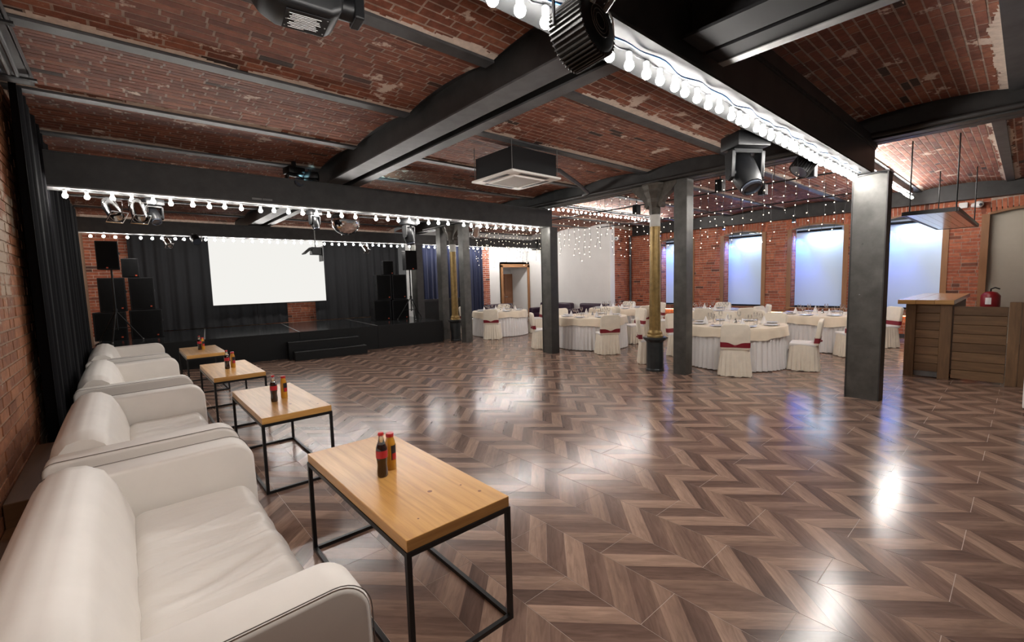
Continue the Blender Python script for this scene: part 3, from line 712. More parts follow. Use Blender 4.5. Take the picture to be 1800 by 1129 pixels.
def juice_proto():
    c = thing('juice_bottle', 'x', 'bottle', group='glass juice bottles on the coffee tables')
    MB().lathe([(0.0001, 0.0), (0.026, 0.0), (0.0285, 0.006), (0.0285, 0.13), (0.026, 0.155), (0.021, 0.172), (0.019, 0.186), (0.0001, 0.187)], 20).build('bottle_body', 'juice', c, smooth=True)
    b = MB().grid(lambda u, v: (0.0289*math.cos(-1.9+1.9*u), 0.0289*math.sin(-1.9+1.9*u), 0.058+0.082*v), 14, 2).build('label_panel', 'label_black', c, smooth=True)
    MB().grid(lambda u, v: (0.0293*math.cos(-1.7+1.2*u), 0.0293*math.sin(-1.7+1.2*u), 0.060+0.035*v), 10, 2).build('label_fruit', 'cap_red', b, smooth=True)
    MB().lathe([(0.0215, 0.186), (0.0215, 0.203), (0.019, 0.2055), (0.0001, 0.2055)], 16).build('cap', 'cap_red', c, smooth=True)
    return c
cp, jp = cola_proto(), juice_proto(); ordn = ['nearest', 'second', 'third', 'farthest']
for i, (a, b) in enumerate([((0.974, 2.224), (1.051, 2.281)), ((0.951, 4.418), (1.056, 4.507)), ((0.933, 6.723), (1.006, 6.783)), ((0.910, 9.278), (0.959, 9.318))]):
    c = cp if i == 0 else copy_tree(cp); c.location = (*a, 0.625); c['label'] = 'cola bottle with red label on the %s coffee table' % ordn[i]
    j = jp if i == 0 else copy_tree(jp); j.location = (*b, 0.625); j['label'] = 'yellow juice bottle with red cap on the %s coffee table' % ordn[i]
# ------------------------------------------------------------------ covered chairs
def chair_proto():
    c = thing('banquet_chair', 'x', 'chair', group='covered banquet chairs at the round tables'); hw = 0.215
    prof = [(-hw, 0.44)]+[(-hw, 0.80)]+[(-hw+0.07-0.07*math.cos(a), 0.80+0.07*math.sin(a)) for a in (0.5, 1.0, 1.57)]+[(hw-0.07+0.07*math.cos(a), 0.80+0.07*math.sin(a)) for a in (1.57, 1.0, 0.5)]+[(hw, 0.80), (hw, 0.44)]
    m = MB(); k = len(prof)
    for t, off in ((-0.040, 0), (0.030, 0)):
        m.v += [(-0.215+t-0.13*(z-0.44), y, z) for y, z in prof]
    m.f += [tuple(range(k)), tuple(k+i for i in reversed(range(k)))]+[(i, k+i, k+(i+1) % k, (i+1) % k) for i in range(k)]
    m.build('backrest', 'chair_cloth', c, smooth=True, bevel=0.018, seg=3)
    B(-0.23, 0.165, -hw, hw, 0.42, 0.475).build('seat', 'cloth_white', c, smooth=True, bevel=0.02, seg=3)
    def sk(u, v):
        a = 2*PI*u; ca, sa = math.cos(a), math.sin(a); n = 5.0
        r = (abs(ca)**n+abs(sa)**n)**(-1/n); fl = 1.0+0.14*v; pl = 0.016*v*math.sin(26*a+1.2*math.sin(3*a))
        x = -0.03+(0.195*fl+pl)*r*ca; y = (0.215*fl+pl)*r*sa
        if ca < -0.6: x -= 0.015
        return (x, y, 0.445-0.435*v+0.006*math.sin(9*a)*v)
    MB().grid(sk, 130, 6, True).build('skirt', 'chair_cloth', c, smooth=True)
    def ss(u, v):
        a = 2*PI*u; ca, sa = math.cos(a), math.sin(a); n = 6.0; r = (abs(ca)**n+abs(sa)**n)**(-1/n)
        y = (hw+0.006)*r*sa; bk = max(0.0, -ca); pinch = math.exp(-(y/0.075)**2) if ca < 0 else 0
        half = 0.042*(1-0.55*pinch); zc = 0.525-0.02*pinch; z = zc-half+2*half*v
        return (-0.22-0.13*(z-0.44)+0.044*r*ca, y, z)
    b = MB().grid(ss, 72, 4, True).build('sash', 'sash', c, smooth=True)
    MB().ball((-0.275, 0.0, 0.505), 0.024, 10, 8, 0.8).build('knot', 'sash', b, smooth=True)
    return c
RT = dict(a=(8.53, 3.54), b=(8.66, 7.02), c=(8.86, 10.82), d=(11.54, 2.93), e=(11.80, 5.55), f=(11.45, 8.25))
TN = dict(a='round table right of the gold column', b='round table right of the beam-end column', c='round table beside the stage', d='round table behind the widest column',
          e='round table between the two window bays', f='round table near the white side wall')
chair0 = chair_proto(); used = False
def put_chair(x, y, t, lab):
    global used
    c = chair0 if not used else copy_tree(chair0); used = True
    c.location = (x, y, 0); c.rotation_euler = (0, 0, math.atan2(RT[t][1]-y, RT[t][0]-x)); c['label'] = lab
def ring(t, deg, d=1.13):
    a = math.radians(deg); return RT[t][0]+d*math.cos(a), RT[t][1]+d*math.sin(a)
put_chair(7.60, 3.14, 'a', 'cream covered chair with its back to the viewer, right of the slim column')
put_chair(8.74, 2.50, 'a', 'cream covered chair seen side-on, right end of the front round table')
put_chair(7.66, 4.72, 'a', 'cream covered chair seen side-on just left of the gold column')
put_chair(8.00, 6.06, 'b', 'cream covered chair with its back to the viewer, left of the gold column')
put_chair(7.68, 7.74, 'b', 'cream covered chair half hidden behind the beam-end column')
put_chair(8.03, 10.14-0.0, 'c', 'cream covered chair with its back to the viewer, nearest the stage')
put_chair(10.70, 2.22, 'd', 'cream covered chair with its back to the viewer, left of the widest column')
put_chair(12.42, 2.05, 'd', 'cream covered chair between the widest column and the bar')
extra = dict(a=(350, 30, 80), b=(335, 20, 75), c=(330, 45, 110), d=(80, 140), e=(200, 240, 300, 10, 120), f=(210, 250, 320, 20))
nice = {('a', 350): 'covered chair at the far side of the front round table, by its right end', ('a', 30): 'covered chair at the far side of the front round table, middle', ('a', 80): 'covered chair at the far left of the front round table behind the column',
        ('b', 335): 'covered chair at the right end of the table beside the gold column', ('b', 20): 'covered chair at the far side of the table left of the gold column', ('b', 75): 'covered chair behind the beam-end column, far side of its table',
        ('c', 330): 'covered chair at the right end of the table nearest the stage', ('c', 45): 'covered chair behind the table nearest the stage, by the door', ('c', 110): 'covered chair at the far left of the table nearest the stage',
        ('d', 80): 'covered chair at the left end of the table behind the widest column', ('d', 140): 'covered chair at the window side of the table behind the widest column',
        ('e', 200): 'covered chair on the near side of the table before the middle window', ('e', 240): 'covered chair at the right near side of the table before the middle window', ('e', 300): 'covered chair at the right end of the table before the middle window',
        ('e', 10): 'covered chair on the window side of the table before the middle window', ('e', 120): 'covered chair at the left end of the table before the middle window',
        ('f', 210): 'covered chair on the near side of the table by the white wall', ('f', 250): 'covered chair at the right near side of the table by the white wall', ('f', 320): 'covered chair at the right end of the table by the white wall', ('f', 20): 'covered chair on the window side of the table by the white wall'}
for t, angs in extra.items():
    for a in angs: put_chair(*ring(t, a), t, nice[(t, a)])
# ------------------------------------------------------------------ round tables, cloths, table ware
TR = 0.84
sk_me = MB().grid(lambda u, v: ((TR-0.015+0.05*v*0.6+(0.010+0.014*v)*math.sin(2*PI*u*58+0.8*math.sin(2*PI*u*7)))*math.cos(2*PI*u), (TR-0.015+0.03*v+(0.010+0.014*v)*math.sin(2*PI*u*58+0.8*math.sin(2*PI*u*7)))*math.sin(2*PI*u), 0.715-0.70*v), 400, 5, True).data('skirt', 'cloth_white', smooth=True)
top_me = MB().lathe([(0.0001, 0.715), (TR-0.02, 0.715), (TR, 0.722), (TR, 0.735), (TR-0.01, 0.742), (0.0001, 0.742)], 48).data('tabletop', 'pale_wood', boxuv=0)
leg_me = MB().lathe([(0.30, 0.0), (0.30, 0.03), (0.06, 0.06), (0.05, 0.66), (0.25, 0.715)], 16).data('pedestal', 'black_metal', smooth=True)
def tcl():
    m = MB(); n = 180; rows = [(0.0, 0.749), (0.5, 0.749), (TR-0.02, 0.749), (TR+0.010, 0.744), (TR+0.018, 0.725)]
    def f(u, v):
        k = v*8; a = 2*PI*u
        if k <= 4:
            i = min(int(k), 3); t = k-i; r = rows[i][0]*(1-t)+rows[i+1][0]*t; z = rows[i][1]*(1-t)+rows[i+1][1]*t
        else:
            t = (k-4)/4; dr = 0.16+0.022*math.cos(4*a+0.6)+0.008*math.cos(11*a)
            r = TR+0.018+0.02*t+0.016*t*math.sin(17*a+2*math.sin(3*a)); z = 0.725-dr*t
        return (max(r, 0.0005)*math.cos(a), max(r, 0.0005)*math.sin(a), z)
    return m.grid(f, n, 9, True).data('tablecloth', 'cloth_cream', smooth=True)
cl_me = tcl()
pl_me = MB().lathe([(0.0001, 0.0), (0.06, 0.0), (0.085, 0.008), (0.130, 0.018), (0.131, 0.021), (0.085, 0.012), (0.06, 0.005), (0.0001, 0.005)], 24).data('plate', 'plate', smooth=True)
gl_me = MB().lathe([(0.030, 0.0), (0.030, 0.003), (0.005, 0.008), (0.004, 0.09), (0.012, 0.10), (0.032, 0.125), (0.036, 0.155), (0.030, 0.195), (0.0285, 0.195), (0.034, 0.155), (0.030, 0.127), (0.0001, 0.104)], 16).data('wine_glass', 'stemware', smooth=True)
tu_me = MB().lathe([(0.0001, 0.0), (0.030, 0.0), (0.036, 0.12), (0.034, 0.12), (0.028, 0.006), (0.0001, 0.006)], 16).data('tumbler', 'stemware', smooth=True)
np_me = MB().lathe([(0.055, 0.0), (0.05, 0.02), (0.02, 0.10), (0.006, 0.14), (0.0001, 0.145)], 9).data('napkin', 'cloth_white', smooth=True)
cr_me = MB().lathe([(0.028, 0.0), (0.030, 0.02), (0.018, 0.05), (0.014, 0.085), (0.018, 0.09), (0.0001, 0.10)], 12).data('shaker', 'chrome', smooth=True)
for t, (x, y) in RT.items():
    o = thing('round_table', 'round banquet table with white pleated skirt, '+TN[t].replace('round table ', ''), 'table', (x, y, 0), 0, 'round banquet tables')
    inst('tabletop', top_me, o); inst('pedestal', leg_me, o); inst('skirt', sk_me, o)
    c = inst('tablecloth', cl_me, None, (x, y, 0), random.random()*6); tag(c, 'cream cloth spread over the '+TN[t], 'tablecloth', 'cream cloths on the round tables')
    a0 = math.atan2(-y, -x); n = 8
    for k in range(n):
        a = a0+2*PI*k/n+0.35
        tag(inst('plate', pl_me, None, (x+0.64*math.cos(a), y+0.64*math.sin(a), 0.750)), 'white dinner plate on the '+TN[t], 'plate', 'plates on the '+TN[t])
        tag(inst('wine_glass', gl_me, None, (x+0.43*math.cos(a+0.25), y+0.43*math.sin(a+0.25), 0.750)), 'clear stemmed glass on the '+TN[t], 'glass', 'stemmed glasses on the '+TN[t])
        if k % 2: tag(inst('tumbler', tu_me, None, (x+0.40*math.cos(a-0.12), y+0.40*math.sin(a-0.12), 0.750)), 'clear tumbler on the '+TN[t], 'glass', 'tumblers on the '+TN[t])
        else: tag(inst('napkin', np_me, None, (x+0.50*math.cos(a-0.10), y+0.50*math.sin(a-0.10), 0.750)), 'folded white napkin on the '+TN[t], 'napkin', 'napkins on the '+TN[t])
    tag(inst('shaker', cr_me, None, (x+0.05, y, 0.750)), 'small metal shaker in the middle of the '+TN[t], 'shaker', 'shakers')
# dark lounge sofas along the far wall
def lounge(label, x, y, rz, W):
    s = thing('lounge_sofa', label, 'sofa', (x, y, 0), rz)
    B(-0.35, 0.35, -W/2+0.15, W/2-0.15, 0.08, 0.42).build('seat', 'dark_leather', s, bevel=0.04, smooth=True)
    B(-0.45, -0.22, -W/2, W/2, 0.08, 0.80).build('backrest', 'dark_leather', s, bevel=0.06, smooth=True)
    for q in (-1, 1): B(-0.40, 0.38, q*(W/2-0.09)-0.09, q*(W/2-0.09)+0.09, 0.08, 0.62).build('armrest', 'dark_leather', s, bevel=0.05, smooth=True)
    for qx in (-0.3, 0.3):
        for q in (-1, 1): MB().cone((qx, q*(W/2-0.1), 0), (qx, q*(W/2-0.1), 0.09), 0.02).build('leg', 'black_metal', s)
lounge('dark purple lounge sofa against the far wall, left of the open door', 10.78, 12.88, -PI/2, 1.3)
lounge('dark purple lounge sofa by the white side wall, behind the beam-end column', 12.05, 11.7, PI, 1.6)
lounge('dark purple lounge sofa by the white side wall, nearer the brick corner', 12.05, 9.9, PI, 1.2)

# ------------------------------------------------------------------ stage
SA = -0.115
st = thing('stage', 'low black glossy stage with a dark skirt across the back of the hall', 'stage', (-0.62, 11.60, 0), SA)
SL = 7.38
for k in range(4):
    x0 = k*SL/4; x1 = x0+SL/4
    for r in range(2):
        B(x0+0.004, x1-0.004, 0.004+1.6*r, 1.596+1.6*r, 0.565, 0.60).build('deck_panel', 'stage_deck', st)
    B(x0+0.003, x1-0.003, -0.006, 0.02, 0.0, 0.595).build('skirt_panel', 'stage_skirt', st)
for k in (1, 2, 3): B(k*SL/4-0.012, k*SL/4+0.012, 0.0, 3.2, 0.600, 0.6025).build('edge_strip', 'steel_light', st)
B(SL-0.02, SL, 0.0, 3.2, 0.0, 0.565).build('end_panel', 'stage_skirt', st)
B(0.05, SL-0.05, 0.1, 3.2, 0.01, 0.56).build('platform_frame', 'stage_skirt', st)
sp = thing('stage_steps', 'two black steps leading up to the stage', 'steps', (2.80, 11.13, 0), SA)
B(0, 1.60, -0.28, 0.0, 0, 0.20).build('step', 'stage_skirt', sp, bevel=0.006, seg=2); B(-0.08, 1.50, 0.005, 0.27-0.0, 0, 0.40).build('step', 'stage_skirt', sp, bevel=0.006, seg=2)
sp.location = (2.80, 10.90, 0)
# curtains
def curtain(name, label, p0, p1, z0, z1, mat, folds, amp, cat='curtain', group=None):
    p0 = Vector((*p0, 0)); p1 = Vector((*p1, 0)); d = (p1-p0); Ln = d.length; d.normalize(); n = Vector((-d.y, d.x, 0))
    ph = random.random()*6
    def f(u, v):
        a = 2*PI*folds*(u+0.05*math.sin(5*u+ph))
        k = amp*(0.6+0.4*v)*(math.sin(a)+0.35*math.sin(2.3*a+ph))
        q = p0+d*(Ln*u)+n*k+d*(0.3*amp*math.cos(a)*v); return (q.x, q.y, z1+(z0-z1)*v+0.0)
    o = MB().grid(f, max(24, int(folds*14)), 14).build(name, mat, smooth=True)
    return tag(o, label, cat, group)
curtain('stage_curtain', 'tall black curtain hanging at the brick wall, nearest the sofas', (-0.555, 5.50), (-0.575, 8.0), 0.03, 3.42, 'velvet_black', 8, 0.042)
curtain('stage_curtain', 'black curtain hanging beyond the first one, at the stage front', (-0.575, 8.05), (-0.565, 11.45), 0.03, 3.15, 'velvet_black', 10, 0.042)
curtain('stage_curtain', 'dark grey backdrop curtain left of the screen', (0.15, 14.95), (3.72, 14.70), 0.60, 3.2, 'velvet_grey', 12, 0.034)
curtain('stage_curtain', 'dark grey backdrop curtain right of the screen', (4.52, 14.62), (7.28, 14.35), 0.60, 3.2, 'velvet_grey', 9, 0.034)
curtain('stage_curtain', 'navy curtain between the stage column and the slim columns', (7.35, 13.25), (9.2, 13.2), 1.12, 3.1, 'velvet_navy', 11, 0.035)
curtain('stage_curtain', 'dark curtain beside the narrow brick pier on the far wall', (9.25, 13.2), (10.05, 13.2), 0.02, 3.1, 'velvet_navy', 5, 0.035)
rl = thing('stage_rail', 'dark panelled rail below the navy curtain', 'rail', (8.2, 13.1, 0)); B(-0.95, 0.95, -0.03, 0.03, 0.0, 1.05).build('rail_panel', 'stage_skirt', rl); B(-0.97, 0.97, -0.05, 0.05, 1.05, 1.12).build('top_rail', 'black_metal', rl)
# projection screen
scn = thing('projection_screen', 'large glowing white projection screen above the stage', 'screen', (3.27, 14.36, 0), -0.045)
B(-1.47, 1.47, 0.0, 0.012, 1.215, 3.05).build('screen_surface', 'screen_glow', scn)
m = MB(); m.cone((-1.55, 0.02, 3.10), (1.55, 0.02, 3.10), 0.05, n=12); m.build('roller_case', 'black_plastic', scn, smooth=True)
MB().cone((-1.47, 0.006, 1.205), (1.47, 0.006, 1.205), 0.014, n=8).build('bottom_bar', 'black_plastic', scn)
# ------------------------------------------------------------------ loudspeakers
def speaker(label, x, y, z, w_, d_, h_, rz=-0.1, badge=(0.32, 0.10), two=False, grp=None):
    s = thing('loudspeaker', label, 'loudspeaker', (x, y, z), rz, grp)
    MB().prism([(-w_/2, -d_/2), (w_/2, -d_/2), (w_/2*0.8, d_/2), (-w_/2*0.8, d_/2)], 0, h_, 'z').build('cabinet', 'black_plastic', s, bevel=0.012, seg=2)
    g = MB(); g.grid(lambda u, v: ((u-0.5)*w_*0.88, -d_/2-0.004-0.018*math.sin(PI*u), 0.04*h_+0.92*h_*v), 9, 2); g.build('grille', 'grille', s, smooth=True)
    B(w_*badge[0]-0.016, w_*badge[0]+0.016, -d_/2-0.022, -d_/2-0.012, h_*badge[1]-0.014, h_*badge[1]+0.014).build('badge', 'badge_orange', s)
    for q in (-1, 1): B(q*w_*0.47-0.006, q*w_*0.47+0.006, -0.06, 0.06, h_*0.55, h_*0.62).build('handle', 'fixture_black', s)
    return s
LZ = 0.60
speaker('bottom right loudspeaker of the stack left on the stage', 0.36, 13.22, LZ, 0.58, 0.5, 0.64)
speaker('bottom left loudspeaker of the stack left on the stage', -0.25, 13.30, LZ, 0.56, 0.5, 0.62)
speaker('middle right loudspeaker of the stack left on the stage', 0.33, 13.22, LZ+0.645, 0.44, 0.45, 0.72)
speaker('middle left loudspeaker of the stack left on the stage', -0.17, 13.28, LZ+0.625, 0.46, 0.45, 0.74)
speaker('small loudspeaker on top of the stack left on the stage', 0.16, 13.20, LZ+1.37, 0.30, 0.3, 0.42)
speaker('bottom left loudspeaker of the stack right on the stage', 5.72, 12.62, LZ, 0.52, 0.5, 0.60)
speaker('bottom right loudspeaker of the stack right on the stage', 6.28, 12.58, LZ, 0.52, 0.5, 0.60)
speaker('middle left loudspeaker of the stack right on the stage', 5.80, 12.60, LZ+0.605, 0.44, 0.45, 0.74)
speaker('middle right loudspeaker of the stack right on the stage', 6.28, 12.57, LZ+0.605, 0.44, 0.45, 0.74)
speaker('small loudspeaker on top of the stack right on the stage', 5.98, 12.58, LZ+1.35, 0.32, 0.3, 0.40)
def tripod(label, x, y, z0, zt, spread=0.42, az=0.3):
    s = thing('speaker_stand', label, 'stand', (x, y, z0))
    MB().cone((0, 0, 0.25), (0, 0, zt), 0.018, n=10).build('pole', 'fixture_black', s, smooth=True)
    MB().cone((0, 0, 0.62), (0, 0, 0.70), 0.032, n=10).build('collar', 'fixture_black', s, smooth=True)
    for k in range(3):
        a = az+2*PI*k/3; e = Vector((math.cos(a)*spread, math.sin(a)*spread, 0.012))
        l = MB().cone((0, 0, 0.66), e, 0.013, n=8).build('leg', 'fixture_black', s)
        MB().ball(e+Vector((0, 0, 0.006)), 0.018, 8, 6).build('rubber_foot', 'steel_light', l)
        MB().cone((0, 0, 0.30), e*0.55+Vector((0, 0, 0.28)), 0.009, n=6).build('brace', 'fixture_black', s)
    return s
tripod('black tripod stand before the left loudspeaker stack', -0.16, 12.55, LZ, 1.52)
speaker('tall loudspeaker on the tripod at the left of the stage', -0.18, 12.55, LZ+1.52, 0.36, 0.34, 0.58, badge=(-0.05, 0.06))
tripod('black tripod stand before the right loudspeaker stack', 6.40, 11.95, LZ, 1.46)
speaker('tall loudspeaker on the tripod at the right of the stage', 6.40, 11.95, LZ+1.46, 0.36, 0.34, 0.56, badge=(0.1, 0.06))
pcd = MB().cone((-0.42, -0.03, 1.21), (-0.42, -0.03, 0.80), 0.035, 0.014, n=8).build('pull_strap', 'black_plastic', scn)
MB().cone((-0.42, -0.03, 0.80), (-0.42, -0.03, 0.745), 0.014, 0.010, n=8).build('strap_tip', 'chrome', pcd)

# ================================================================== LIGHTS AND FIXTURES
bulb_me = MB().lathe([(0.0001, -0.026), (0.012, -0.0235), (0.021, -0.015), (0.0255, -0.002), (0.024, 0.010), (0.018, 0.021), (0.013, 0.028)], 14).data('bulb', 'bulb_glow', smooth=True)
sock_me = MB().lathe([(0.015, 0.028), (0.017, 0.034), (0.017, 0.066), (0.010, 0.072), (0.0001, 0.072)], 10).data('socket', 'cable_white', smooth=True)
def garland(label, x0, x1, y, z, step, sockets=True, jy=0.010, gaps=(), rail=None):
    g = thing('bulb_garland', label, 'string lights', (x0, y, z)); n = int((x1-x0)/step); pts = []
    for k in range(n+1):
        x = k*step+random.uniform(-1, 1)*step*0.13
        if any(a < x0+x < b for a, b in gaps): continue
        dy = random.uniform(-jy, jy); dz = random.uniform(-0.008, 0.008)
        b = inst('bulb', bulb_me, g, (x, dy, dz), 0)
        if sockets: inst('socket', sock_me, b)
        pts.append((x, dy, dz+0.074)); pts.append((x+step*0.5, dy+random.uniform(-0.006, 0.012), dz+0.066))
    MB().tube(pts[:-1], 0.0045, 5).build('cable', 'cable_black', g)
    if rail: B(0, x1-x0, -0.015, 0.015, 0.080, rail-z).build('mounting_rail', 'joist_steel', g)
    return g
g = garland('row of bare globe bulbs under the huge overhead beam', -0.52, 7.02, 1.47, 2.795, 0.157)
pts = [(-0.2+k*0.055, 1.40+0.012*math.sin(k*0.9), 2.855-0.020*(0.5+0.5*math.sin(k*0.52))) for k in range(130)]
tag(MB().tube(pts, 0.006, 6).build('blue_cable', 'cable_blue', smooth=True), 'blue cable strung under the huge overhead beam beside the bulbs', 'cable')
garland('row of bare globe bulbs under the beam before the stage', -0.42, 7.00, 7.08, 2.735, 0.193, gaps=((3.02, 3.2), (4.75, 4.95)))
garland('row of bare globe bulbs on the beam above the screen', -0.42, 6.95, 12.75, 2.82, 0.196, sockets=False)
garland('row of bare globe bulbs on the rear beam before the open door', 7.35, 12.2, 12.72, 2.82, 0.196, sockets=False)
garland('row of bare globe bulbs under the ceiling joist right of the beam-end column', 7.55, 12.5, 7.495, 3.33, 0.170, sockets=False, rail=3.446)
garland('row of bare globe bulbs behind the widest column towards the window wall', 7.50, 13.3, 1.763, 3.24, 0.170, sockets=False, rail=3.446)
# icicle light curtain hanging along the girder
ib_me = {}
def icicle(label, y0, y1, x):
    g = thing('icicle_lights', label, 'string lights', (x, y0, 3.235))
    MB().tube([(0, 0, 0), (0, (y1-y0)/2, -0.01), (0, y1-y0, 0)], 0.005, 5).build('main_wire', 'cable_black', g)
    y = 0.03
    while y < y1-y0:
        ln = random.choice((0.75, 0.9, 1.0, 1.1, 1.2))+random.uniform(-0.05, 0.05); dx = random.uniform(-0.02, 0.02); n = 9; ph = random.random()*6
        P = [(dx+0.012*math.sin(ph+k*1.7)*(0.2+k/n), y+0.014*math.sin(ph*2+k*1.3)*(k/n)**1.5*2, -ln*k/n) for k in range(n+1)]
        s = MB().tube(P, 0.0028, 4).build('drop_wire', 'cable_black', g)
        m = MB()
        nb = int(ln/0.115)
        for k in range(1, nb+1):
            t = (k-random.uniform(0, 0.5))/nb*n; i = min(int(t), n-1); f = t-i
            c = Vector(P[i])*(1-f)+Vector(P[i+1])*f+Vector((random.uniform(-0.02, 0.02), random.uniform(-0.02, 0.02), 0))
            m.ball(c, 0.0068, 6, 4)
        o = m.build('light_dots', 'icicle_glow', s); o['kind'] = 'stuff'
        y += 0.135+random.uniform(-0.03, 0.05)
icicle('curtain of tiny warm lights hanging in front of the windows', 1.60, 6.85, 7.335)
icicle('curtain of tiny warm lights left of the beam-end column', 7.25, 10.0, 7.335)

# fixtures
def moving_head(label, loc, tilt, pan, s=1.0, drop=0.0, text=False):
    """hung head: base box on top, yoke, tilted head. origin = underside of mount"""
    t = thing('moving_head_light', label, 'stage light', loc, pan)
    B(-0.16*s, 0.16*s, -0.13*s, 0.13*s, -0.13*s, 0.0).build('base', 'fixture_black', t, bevel=0.015*s, seg=2, smooth=True)
    y = MB()
    y.box(-0.14*s, 0.14*s, -0.05*s, 0.05*s, -0.17*s, -0.13*s)
    for q in (-1, 1): y.prism([(-0.055*s, -0.15*s), (0.055*s, -0.15*s), (0.045*s, -0.38*s), (0.0, -0.41*s), (-0.045*s, -0.38*s)], q*0.145*s-0.018*s, q*0.145*s+0.018*s, 'x')
    y.build('yoke', 'fixture_black', t, bevel=0.006*s, seg=2)
    M = Matrix.Translation((0, 0, -0.34*s)) @ Matrix.Rotation(tilt, 4, 'X')
    h = MB(); h.lathe([(0.0001, -0.22*s), (0.075*s, -0.215*s), (0.105*s, -0.18*s), (0.118*s, -0.05*s), (0.112*s, 0.06*s), (0.095*s, 0.16*s), (0.08*s, 0.17*s)], 12, (0, 0, 0), M)
    hd = h.build('head', 'fixture_black', t, smooth=True)
    MB().lathe([(0.088*s, 0.168*s), (0.088*s, 0.185*s), (0.070*s, 0.19*s), (0.066*s, 0.172*s), (0.0001, 0.178*s)], 20, (0, 0, 0), M).build('lens', 'lens', hd, smooth=True)
    for q in (-1, 1): MB().cone((q*0.110*s, 0, -0.34*s), (q*0.165*s, 0, -0.34*s), 0.038*s, n=12).build('pivot', 'fixture_black', t)
    if text:
        # printed caution panel on the base
        p = B(-0.145*s, 0.02*s, -0.115*s, 0.115*s, -0.1325*s, -0.1302*s).build('caution_panel', 'black_plastic', t)
    B(-0.03*s, 0.03*s, -0.03*s, 0.03*s, 0.0, 0.12*s+drop).build('clamp', 'black_metal', t)
    return t
def led_par(label, loc, aim, r=0.13, ln=0.16, ribs=16, fins=True, mat='fixture_black'):
    t = thing('led_par', label, 'stage light', loc)
    a = Vector(aim).normalized(); M = a.to_track_quat('Z', 'Y').to_matrix().to_4x4()
    MB().lathe([(0.0001, -ln), (r*0.80, -ln), (r*0.93, -ln*0.9), (r*0.93, ln*0.4), (r*0.90, ln*0.45), (r*0.85, ln*0.42), (0.0001, ln*0.40)], 28, (0, 0, 0), M).build('housing', mat, t, smooth=True)
    if fins:
        for k in range(ribs):
            q = 2*PI*k/ribs; f = MB()
            f.box(r*0.90, r*1.02, -0.003, 0.003, -ln*0.92, ln*0.42, M @ Matrix.Rotation(q, 4, 'Z')); f.build('cooling_fin', 'steel', t)
    fan = MB()
    for rr in (0.25, 0.38, 0.5): fan.tube([tuple(M @ Vector((r*rr*math.cos(2*PI*k/20), r*rr*math.sin(2*PI*k/20), -ln-0.003))) for k in range(20)], 0.002, 4, True)
    fan.build('fan_guard', 'steel_light', t)
    for q in (-0.35, 0.35): MB().cone(M @ Vector((r*q, r*0.45, -ln)), M @ Vector((r*q*1.2, r*0.75, -ln-0.05)), 0.014, n=8).build('cable_gland', 'steel_light', t)
    MB().lathe([(r*0.82, ln*0.42), (r*0.80, ln*0.44), (0.0001, ln*0.44)], 24, (0, 0, 0), M).build('lens', 'lens', t, smooth=True)
    b = MB(); b.tube([(-r*1.08, 0, 0), (-r*1.08, 0, r*1.15), (0, 0, r*1.45), (r*1.08, 0, r*1.15), (r*1.08, 0, 0)], 0.008, 6); b.build('bracket', 'black_metal', t)
    return t
def par_can(label, loc, aim, r=0.075, ln=0.17, mat='chrome'):
    t = thing('par_can', label, 'stage light', loc); a = Vector(aim).normalized(); M = a.to_track_quat('Z', 'Y').to_matrix().to_4x4()
    MB().lathe([(0.0001, -ln), (r*0.55, -ln), (r*0.8, -ln*0.85), (r, -ln*0.5), (r, ln*0.6), (r*0.96, ln*0.6), (r*0.94, 0.0), (0.0001, -ln*0.2)], 20, (0, 0, 0), M).build('can', mat, t, smooth=True)
    MB().tube([(-r*1.15, 0, 0), (-r*1.15, 0, r*1.5), (r*1.15, 0, r*1.5), (r*1.15, 0, 0)], 0.006, 6).build('yoke', mat, t)
    fr = MB(); q = r*1.12
    for aa, bb in ((((-q, -q)), (q, -q)), ((q, -q), (q, q)), ((q, q), (-q, q)), ((-q, q), (-q, -q))):
        fr.cone(M @ Vector((*aa, ln*0.63)), M @ Vector((*bb, ln*0.63)), 0.006, n=5)
    fr.build('filter_frame', mat, t)
    return t
def lit(name, kind, loc, energy, col, parent=None, **k):
    l = bpy.data.lights.new(name, kind); l.energy = energy; l.color = col
    for a, v in k.items(): setattr(l, a, v)
    o = bpy.data.objects.new(name, l); o.location = loc; return link(o, parent)
def aim_at(o, tgt, loc=None):
    d = Vector(tgt)-(Vector(loc) if loc else o.location); o.rotation_euler = d.to_track_quat('-Z', 'Y').to_euler()

led_par('big ribbed black stage light hanging close under the overhead beam', (1.60, 1.36, 2.72), (-0.10, 0.96, -0.14), r=0.135, ln=0.12, ribs=40)
wire = MB().tube([(1.72, 1.30, 2.87), (1.745, 1.275, 2.80), (1.74, 1.265, 2.72), (1.70, 1.26, 2.66), (1.65, 1.28, 2.645)], 0.006, 6).build('white_cable', 'cable_white', smooth=True)
tag(wire, 'white cable end dangling beside the big ribbed stage light', 'cable')
tl = thing('moving_head_light', 'black moving head light cut by the top edge, above the coffee tables', 'stage light', (0.74, 2.33, 2.93), -0.12)
MB().prism([(-0.24, 0.14), (-0.17, 0.02), (-0.10, -0.015), (0.12, -0.02), (0.17, 0.02), (0.19, 0.16), (0.15, 0.24), (-0.20, 0.26)], -0.12, 0.12, 'y').build('head', 'fixture_black', tl, bevel=0.03, seg=3, smooth=True)
hd = tl.children[0]
lbl = B(-0.075, 0.115, -0.085, 0.085, -0.0225, -0.0195).build('caution_panel', 'black_plastic', tl)
